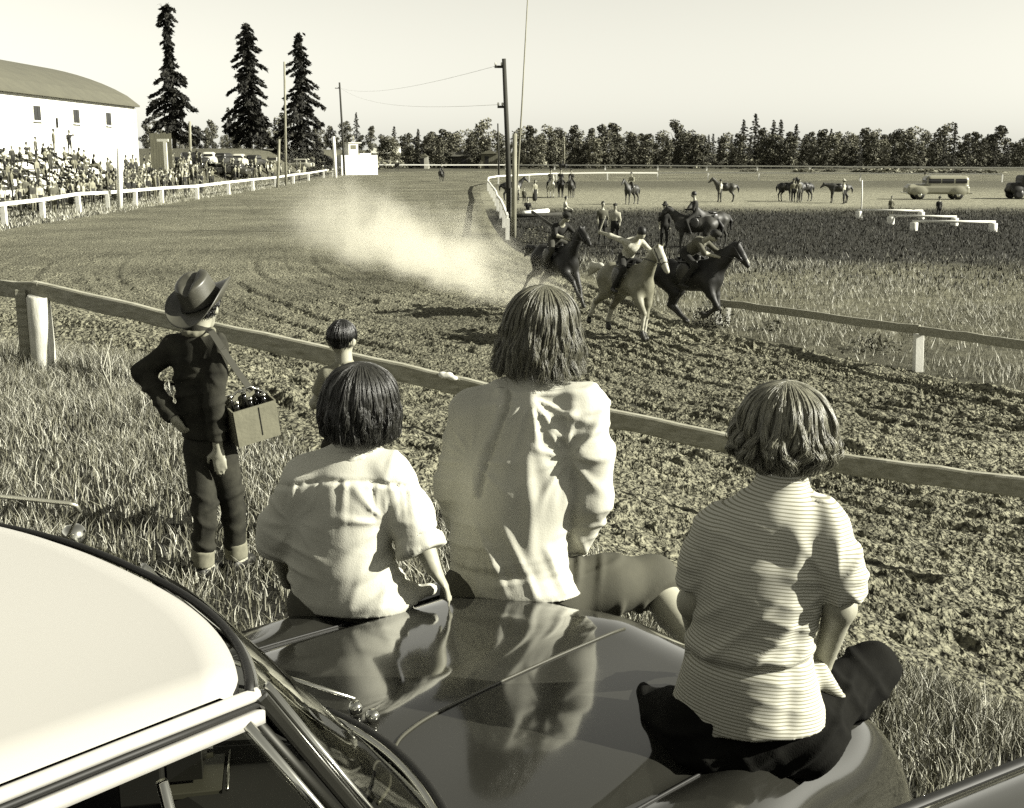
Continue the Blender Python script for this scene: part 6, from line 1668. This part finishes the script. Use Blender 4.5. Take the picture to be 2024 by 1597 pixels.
# ------------------------------------------------------------------ girl in the striped jersey
def striped_girl():
    Y = 2.42
    base = J(1470, 1490, Y); q = lambda px, py, dy=0.0: J(px, py, Y + dy)
    HC = q(1550, 858, .02)
    b = SDF(.022); F1 = (FA, 1.6)
    head(b, HC, np.array([.02, .02, 1.0]), np.array([-.1, 1, 0]), .98)
    b.cone(q(1548, 910, .01), q(1540, 985), .042, .05); b.cone(q(1530, 1020), q(1490, 1260), .085, .095, F1); b.cone(q(1490, 1260), q(1475, 1420), .095, .105, F1); b.cone(q(1428, 1055, .03), q(1618, 1045, -.03), .038, .038)
    for sh, el, wr, hd, sd in ((q(1620, 1052, -.03), q(1660, 1200, -.06), q(1622, 1318, .06), np.array([-.3, .8, -.25]), 1), (q(1420, 1060, .03), q(1370, 1190, .05), q(1385, 1290, .2), np.array([.3, .8, -.2]), -1)):
        b.cone(sh, el, .040, .033); b.cone(el, wr, .034, .024); hand(b, wr, hd, np.array([.1, -.3, 1.0]), -sd, .9, .45)
    kr = q(1722, 1322, .22); kl = q(1275, 1420, .22)
    b.cone(q(1580, 1440), kr, .065, .045); b.cone(kr, q(1640, 1440, .28), .044, .034); b.cone(q(1640, 1440, .28), q(1580, 1450, .34), .034, .026)
    b.cone(q(1400, 1445), kl, .07, .05); b.cone(kl, q(1420, 1450, .32), .048, .034); b.cone(q(1420, 1450, .32), q(1490, 1455, .36), .034, .026)
    g = sdf_obj('person', b, .009, M_SKIN, base)
    tag(g, 'person with short fair curls in striped jersey sitting cross-legged on the fender', 'person')
    s = SDF(.04)
    s.cone(q(1425, 1050, .03), q(1622, 1038, -.03), .060, .060, ((0, 1, 0), 1.1), k=.05); s.cone(q(1544, 958), q(1534, 1015), .058, .085, ((0, 1, 0), 1.15))
    s.cone(q(1516, 1080), q(1500, 1160), .126, .132, (FA, 1.5)); s.cone(q(1502, 1160), q(1480, 1285), .138, .136, (FA, 1.45)); s.cone(q(1478, 1300), q(1476, 1440), .140, .186, (FA, 1.35), k=.02)
    s.cone(q(1622, 1050, -.03), q(1652, 1110, -.05), .060, .054, None, 0, .025); s.cone(q(1652, 1110, -.05), q(1668, 1183, -.06), .054, .052, None, 0, .012, True)
    s.cone(q(1418, 1055, .03), q(1388, 1100, .04), .056, .050, None, 0, .025); s.cone(q(1388, 1100, .04), q(1370, 1158, .05), .050, .046, None, 0, .012, True)
    s.cone(q(1610, 1330, .02), q(1662, 1375, .02), .035, .010, (FA, 1.5), 0, .03)
    zw = q(1480, 1285)[2]
    def disp(V, Nn):
        x_, y_, z_ = V.T; w = vnoise(x_ * 6, y_ * 6, z_ * 6, 161)
        d = .007 * vnoise(x_ * 9 + w, y_ * 9, z_ * 7, 164) + .006 * np.exp(-((z_ - zw - .018) / .018) ** 2) - .012 * np.exp(-((z_ - zw + .006 - .06 * (x_ - base[0])) / .012) ** 2) * (Nn[:, 1] < 0)
        d = d + radial(V, q(1632, 1120), 8, .15, .012, 51) + radial(V, q(1400, 1120), 8, .13, .009, 52) + creases(V, .9, 15, .009, 53) * sstep(zw + .20, zw + .02, z_) * (z_ > zw) + creases(V, 1.1, 14, .010, 54) * sstep(zw + .01, zw - .04, z_) + creases(V, -.3, 22, .004, 55)
        d = d - .006 * np.exp(-((x_ - (base[0] + .05 + .11 * (z_ - base[2]))) / .02) ** 2) * (Nn[:, 1] < -.4)   # spine hollow
        return d
    sdf_obj('striped_jersey', s, .0062, M_STRIPE, base, g, [(q(1480, 1416), (.05, -.05, -1))], disp)
    t = SDF(.035)
    t.cone(q(1392, 1450), q(1580, 1450), .098, .098, ((0, 0, 1), 1.05)); t.cone(q(1480, 1400), q(1480, 1445), .10, .12, ((0, 1, 0), 1.2))
    t.cone(q(1575, 1440), kr, .088, .062); t.cone(kr, q(1648, 1440, .28), .061, .048, None, 0, .03, True)
    t.cone(q(1395, 1445), kl, .098, .074); t.cone(kl, q(1400, 1450, .32), .07, .055, None, 0, .03)
    def disp2(V, Nn):
        x_, y_, z_ = V.T; w = vnoise(x_ * 8, y_ * 8, z_ * 8, 5)
        return .004 * vnoise(x_ * 9, y_ * 9, z_ * 9, 6) + creases(V, .6, 16, .010, 71) + creases(V, 2.2, 14, .008, 72)
    jn = sdf_obj('jeans', t, .0072, M_DENIM, base, g, (), disp2)
    so = SDF(.015); so.cone(q(1655, 1440, .27), q(1610, 1447, .33), .042, .034); sdf_obj('sock', so, .008, M_SHIRT, base, g)
    hair(g, base, HC + np.array([-.002, -.010, .020]), np.array([.02, .0, 1.0]), np.array([-.1, 1, 0]), .106, .100, .115, .080, .10, 15000, M_H3, 13, .00065, .10, .50, wave=.14, clumps=110, mess=.0012, swell=.09, fly=.005)
    return g
striped_girl()
# ------------------------------------------------------------------ boy in cowboy hat with a box of bottles
def cowboy():
    Y = 6.0
    base = J(430, 1150, Y); base[2] = Gf(base[0], base[1]); q = lambda px, py, dy=0.0: J(px, py, Y + dy)
    HC = q(402, 608, .02); fw = np.array([.35, .93, -.05]); FB = (.55, .83, 0)
    b = SDF(.022)
    head(b, HC, np.array([.05, 0, 1.0]), fw, .98)
    b.cone(q(398, 632, .0), q(392, 668), .05, .055); b.cone(q(388, 690), q(392, 830), .10, .10, (FB, 1.4)); b.cone(q(392, 830), q(412, 890), .10, .10, (FB, 1.3)); b.cone(q(345, 685, .02), q(428, 685, -.03), .05, .05)
    wl_, wr_ = q(345, 828, -.10), q(431, 888, -.10)
    b.cone(q(340, 690, .02), q(283, 735, .05), .04, .036); b.cone(q(283, 735, .05), wl_, .036, .026); hand(b, wl_, np.array([.45, .2, -.8]), np.array([-.5, -.8, -.2]), 1, .9, .5)
    b.cone(q(428, 692, -.05), q(424, 800, -.12), .04, .036); b.cone(q(424, 800, -.12), wr_, .036, .026); hand(b, wr_, np.array([.08, .02, -1.0]), np.array([.15, -1.0, 0]), 1, .98, .22)
    fl, fr = base + np.array([-.06, 0, 0]), base + np.array([.11, .12, 0])
    fl = q(402, 1135, .0); fl[2] = Gf(fl[0], fl[1]) + .10; fr = q(468, 1115, .12); fr[2] = Gf(fr[0], fr[1]) + .10
    kl, kr = q(404, 1010, -.04), q(462, 1008, .08)
    for hp, kn, an in ((q(395, 890), kl, fl), (q(432, 890), kr, fr)):
        b.cone(hp, kn, .075, .052); b.cone(kn, an, .05, .036); b.cone(an + np.array([0, 0, -.04]), an + np.array([.05, .10, -.07]), .036, .03)
    g = sdf_obj('person', b, .011, M_SKIN, base)
    tag(g, 'person in dark denim and cowboy hat standing by the rail with a carrier', 'person')
    s = SDF(.035)
    s.cone(q(346, 686, .02), q(426, 684, -.03), .072, .072, k=.05); s.cone(q(386, 715), q(390, 800), .138, .120, (FB, 1.3)); s.cone(q(390, 800), q(402, 862), .118, .124, (FB, 1.25), k=.02)
    s.cone(q(394, 655), q(390, 680), .066, .09)
    s.cone(q(342, 690, .02), q(283, 735, .05), .066, .056, None, 0, .03); s.cone(q(283, 735, .05), wl_, .056, .042, None, 0, .02, True)
    s.cone(q(428, 694, -.05), q(424, 800, -.12), .064, .054, None, 0, .02); s.cone(q(424, 800, -.12), wr_, .052, .043, None, 0, .02, True); s.cone(q(430, 872, -.105), wr_, .050, .050, None, 0, .006, True, True)
    def disp(V, Nn):
        x_, y_, z_ = V.T; w = vnoise(x_ * 6, y_ * 6, z_ * 6, 261)
        return .006 * vnoise(x_ * 9, y_ * 9, z_ * 8, 262) + creases(V, .3, 12, .014, 263) + creases(V, 1.9, 10, .012, 265) + radial(V, q(420, 730), 7, .15, .012, 267)
    sdf_obj('denim_jacket', s, .009, M_DENIM2, base, g, [(q(400, 862), (0, 0, -1))], disp)
    c = SDF(.012); cc = q(393, 656, .0)
    for i in range(10):
        a0 = -2.6 + i * .52; f = lambda a: cc + np.array([math.sin(a) * .072, -math.cos(a) * .068, -.004 * math.cos(a)])
        c.cone(f(a0), f(a0 + .52), .018, .018, None, 0, .01)
    sdf_obj('collar', c, .008, MATS['turned_cuff'], base, g)
    t = SDF(.03)
    t.cone(q(396, 880), q(430, 880, .0), .102, .098, (FB, 1.1)); t.cone(q(394, 892), kl, .090, .066, None, 0, .012); t.cone(kl, fl + np.array([0, 0, .0]), .066, .058, None, 0, .02, True); t.cone(q(434, 892), kr, .090, .066, None, 0, .012); t.cone(kr, fr, .066, .058, None, 0, .02, True)
    def disp2(V, Nn):
        x_, y_, z_ = V.T; w = vnoise(x_ * 6, y_ * 6, z_ * 6, 271)
        return .006 * vnoise(x_ * 8, y_ * 8, z_ * 6, 272) + creases(V, .4, 9, .016, 273) + creases(V, -.5, 8, .014, 275) + creases(V, 1.5, 12, .006, 277)
    sdf_obj('jeans', t, .010, M_DENIM2, base, g, (), disp2)
    for an, kn in ((fl, kl), (fr, kr)):
        u = (kn - an) / np.linalg.norm(kn - an); cf = SDF(.004); cf.cone(an + u * .085, an - u * .012, .062, .065, None, 0, .004, True, True); sdf_obj('turned_cuff', cf, .008, MATS['turned_cuff'], base, g)
        sh = SDF(.015); sh.cone(an + np.array([-.01, -.01, -.055]), an + np.array([.05, .11, -.065]), .045, .036, ((0, 0, 1), 1.1)); sdf_obj('boot', sh, .010, M_SHOE, base, g)
    # hair at the nape
    hair(g, base, HC + np.array([-.002, -.004, .02]), np.array([.05, 0, 1.0]), fw, .084, .09, .100, .05, -.15, 3500, M_H4, 29, .0013, 0, 0, clumps=40, npt=6, gapf=75)
    # shoulder strap of the carrier is on the boy: the carrier itself is its own thing
    return g, base, HC, fw
boy, bbase, BHC, BFW = cowboy()
def cowboy_hat(C, fw, tilt_back, roll, label):
    fw = Vector(fw); fw.z = 0; fw.normalize(); rz = math.atan2(fw.y, fw.x)
    root = empty('cowboy_hat', tuple(C), 0, label, 'hat'); root.rotation_euler = (roll, -tilt_back, rz); root.scale = (1.1, 1.1, 1.1)
    n, k = 64, 14
    a = np.linspace(0, 2 * np.pi, n + 1)[None]; u = np.linspace(0, 1, k)[:, None]
    rx = .105 + (.215 - .105) * u; ry = .085 + (.195 - .085) * u
    X = np.cos(a) * rx; Yv = np.sin(a) * ry
    curl = np.abs(np.sin(a)) ** 1.6 * u ** 1.7 * .062 - (np.cos(a) ** 2) * u ** 2 * .018
    Z = curl + 0 * X; Yv = Yv * (1 - .24 * np.abs(np.sin(a)) * u ** 2)
    felt = mat('grey_felt_hat', .06, .42, .18, 20, .2, 150, spec=.45, bdist=.002)
    me = grid_mesh('brim', X, Yv, Z, felt); o = obj('brim', me, root)
    so = o.modifiers.new('s', 'SOLIDIFY'); so.thickness = .004
    k2 = 26; v = np.linspace(0, 1, k2)[:, None]
    hgt = .13; rr = np.where(v < .78, 1 - .12 * v, np.sqrt(np.maximum(0, 1 - ((v - .78) / .22) ** 2)) * (1 - .12 * .78))
    zz = np.where(v < .78, hgt * v / .78 * .88, hgt * (.88 + .12 * np.sin((v - .78) / .22 * np.pi / 2)))
    X = np.cos(a) * .112 * rr * (1 + .0 * a); Yv = np.sin(a) * .090 * rr; 
    # centre crease and two front dents
    Z = zz + 0 * X - .03 * np.exp(-(Yv / .018) ** 2) * sstep(.6, .95, v) * (1 + 0 * a) + .012 * (X / .1) * v
    dent = np.exp(-(((a - .55) / .35) ** 2)) + np.exp(-(((a - 2 * np.pi + .55) / .35) ** 2)); sc_ = 1 - .12 * dent * sstep(.35, .8, v)
    obj('crown', grid_mesh('crown', X * sc_, Yv * sc_, Z, felt), root)
    aa = np.linspace(0, 2 * math.pi, 40)
    mb = MB()
    mb.tube([(math.cos(q) * .112, math.sin(q) * .0905, .012) for q in aa], .0065, 6); mb.build('hat_band', M_FELT, root, True)
    return root
cowboy_hat(BHC + np.array([.0, -.03, .035]), (.12, .99, 0), .40, -.24, 'grey felt cowboy hat with curled brim on the standing boy')
# carrier: open box with bottles, hung on a strap
def carrier():
    C = Vector(J(500, 858, 6.02)); yaw = deg(32)
    root = empty('bottle_carrier', tuple(C), yaw, 'open box of bottles hanging from the cowboy-hatted boy by a strap', 'carrier'); root.rotation_euler = (deg(10), deg(-10), yaw)
    card = mat('carton_board', .16, .85, .15, 10, .2, 60); w, d, h, t = .235, .20, .205, .008
    MB().box((0, 0, t / 2), (w, d, t)).build('bottom', card, root)
    for nm, c_, dm in (('side', (0, -d / 2, h / 2), (w, t, h)), ('side', (0, d / 2, h / 2), (w, t, h)), ('side', (-w / 2, 0, h / 2), (t, d - t - .002, h)), ('side', (w / 2, 0, h / 2), (t, d - t - .002, h))): MB().box(c_, dm).build(nm, card, root)
    MB().box((.02, -d / 2 - t / 2 - .001, h * .55), (.005, .002, h * .8)).build('carton_seam', M_BLACK, root)
    gl = mat('dark_bottle_glass', .01, .08, spec=.6)
    cap = mat('bottle_cap', .6, .25, metal=1.0)
    for i in range(3):
        for j in range(2):
            x_, y_ = -.075 + i * .075, -.045 + j * .09
            bt = MB().lathe([(.028, .01), (.030, .02), (.030, .14), (.024, .165), (.013, .195), (.012, .225)], (x_, y_, 0), 14).build('bottle', gl, root, True)
            MB().lathe([(.014, .222), (.015, .228), (.014, .236), (.006, .238)], (x_, y_, 0), 12).build('cap', cap, bt, True)
    inv = root.matrix_basis.inverted()
    sh = [J(388, 648, -.0 + 6.07), J(418, 655, 5.90), J(440, 690, 5.86), J(470, 735, 5.93), J(497, 772, 5.99)]
    mb = MB()
    for a, b_ in zip(sh[:-1], sh[1:]): mb.beam(inv @ Vector(a), inv @ Vector(b_), .034, .004, up=inv.to_3x3() @ Vector((.3, -.8, .5)), ext=.004)
    mb.build('shoulder_strap', mat('canvas_strap', .05, .9), root)
    MB().tube([(-w / 2, 0, h), (-.05, 0, h + .06), (.03, .0, h + .07), (w / 2, 0, h)], .005, 6).build('wire_handle', M_CHROME, root, True)
carrier()

# ------------------------------------------------------------------ small boy at the rail
def small_boy():
    Y = 6.7
    base = J(680, 1100, Y); base[2] = Gf(base[0], base[1]); q = lambda px, py, dy=0.0: J(px, py, Y + dy)
    HC = q(676, 672, .0); b = SDF(.022)
    head(b, HC, np.array([.05, 0, 1.0]), np.array([.45, 1, 0]), .98)
    b.cone(q(679, 700), q(682, 735), .05, .055); b.cone(q(682, 750), q(684, 850), .085, .085, ((0, 1, 0), 1.4)); b.cone(q(684, 850), q(686, 880), .085, .09, ((0, 1, 0), 1.3)); b.cone(q(650, 744), q(714, 740), .04, .04)
    b.cone(q(646, 750), q(622, 798, .02), .034, .03); b.cone(q(622, 798, .02), q(636, 800, .22), .03, .023); hand(b, q(636, 800, .22), np.array([.3, .8, .2]), np.array([0, -.2, 1]), 1, .85, .5)
    b.cone(q(718, 746), q(742, 798, .02), .034, .03); b.cone(q(742, 798, .02), q(725, 800, .22), .03, .023); hand(b, q(725, 800, .22), np.array([-.3, .8, .2]), np.array([0, -.2, 1]), -1, .85, .5)
    gz = base[2]
    for dx in (-1, 1):
        hp = q(684 + dx * 22, 885); kn = np.array([hp[0], hp[1], gz + (hp[2] - gz) * .5]); an = np.array([hp[0] + dx * .02, hp[1], gz + .08])
        b.cone(hp, kn, .065, .048); b.cone(kn, an, .045, .034); b.cone(an + np.array([0, 0, -.04]), an + np.array([.03, .12, -.05]), .034, .028)
    g = sdf_obj('person', b, .011, M_SKIN, base); tag(g, 'small dark-haired person in pale T-shirt standing at the rail', 'person')
    s = SDF(.03); s.cone(q(650, 742), q(714, 738), .058, .058, k=.04); s.cone(q(682, 722), q(682, 745), .058, .085); s.cone(q(682, 780), q(685, 868), .118, .118, ((0, 1, 0), 1.35))
    s.cone(q(646, 746), q(628, 780, .01), .052, .047, None, 0, .02, True); s.cone(q(718, 742), q(737, 780, .01), .052, .047, None, 0, .02, True)
    def disp(V, Nn):
        x_, y_, z_ = V.T; w = vnoise(x_ * 6, y_ * 6, z_ * 6, 361)
        return .005 * vnoise(x_ * 9, y_ * 9, z_ * 8, 362) - .008 * ridge(x_ * 8 + w, y_ * 6, z_ * 6 + x_ * 4, 363, 8)
    sdf_obj('shirt', s, .009, CL[2], base, g, [(q(684, 872), (0, 0, -1))], disp)
    t = SDF(.03); t.cone(q(670, 880), q(698, 880), .09, .09)
    for dx in (-1, 1):
        hp = q(684 + dx * 22, 885); an = np.array([hp[0] + dx * .02, hp[1], gz + .10]); t.cone(hp, an, .085, .06, None, 0, .02, True)
    sdf_obj('trousers', t, .012, M_DENIM2, base, g)
    hair(g, base, HC + np.array([.0, -.006, .022]), np.array([.05, 0, 1.0]), np.array([.45, 1, 0]), .083, .102, .101, .05, -.28, 6000, M_H4, 23, .0012, 0, 0, clumps=40, npt=6, gapf=60, mess=.0015)
small_boy()
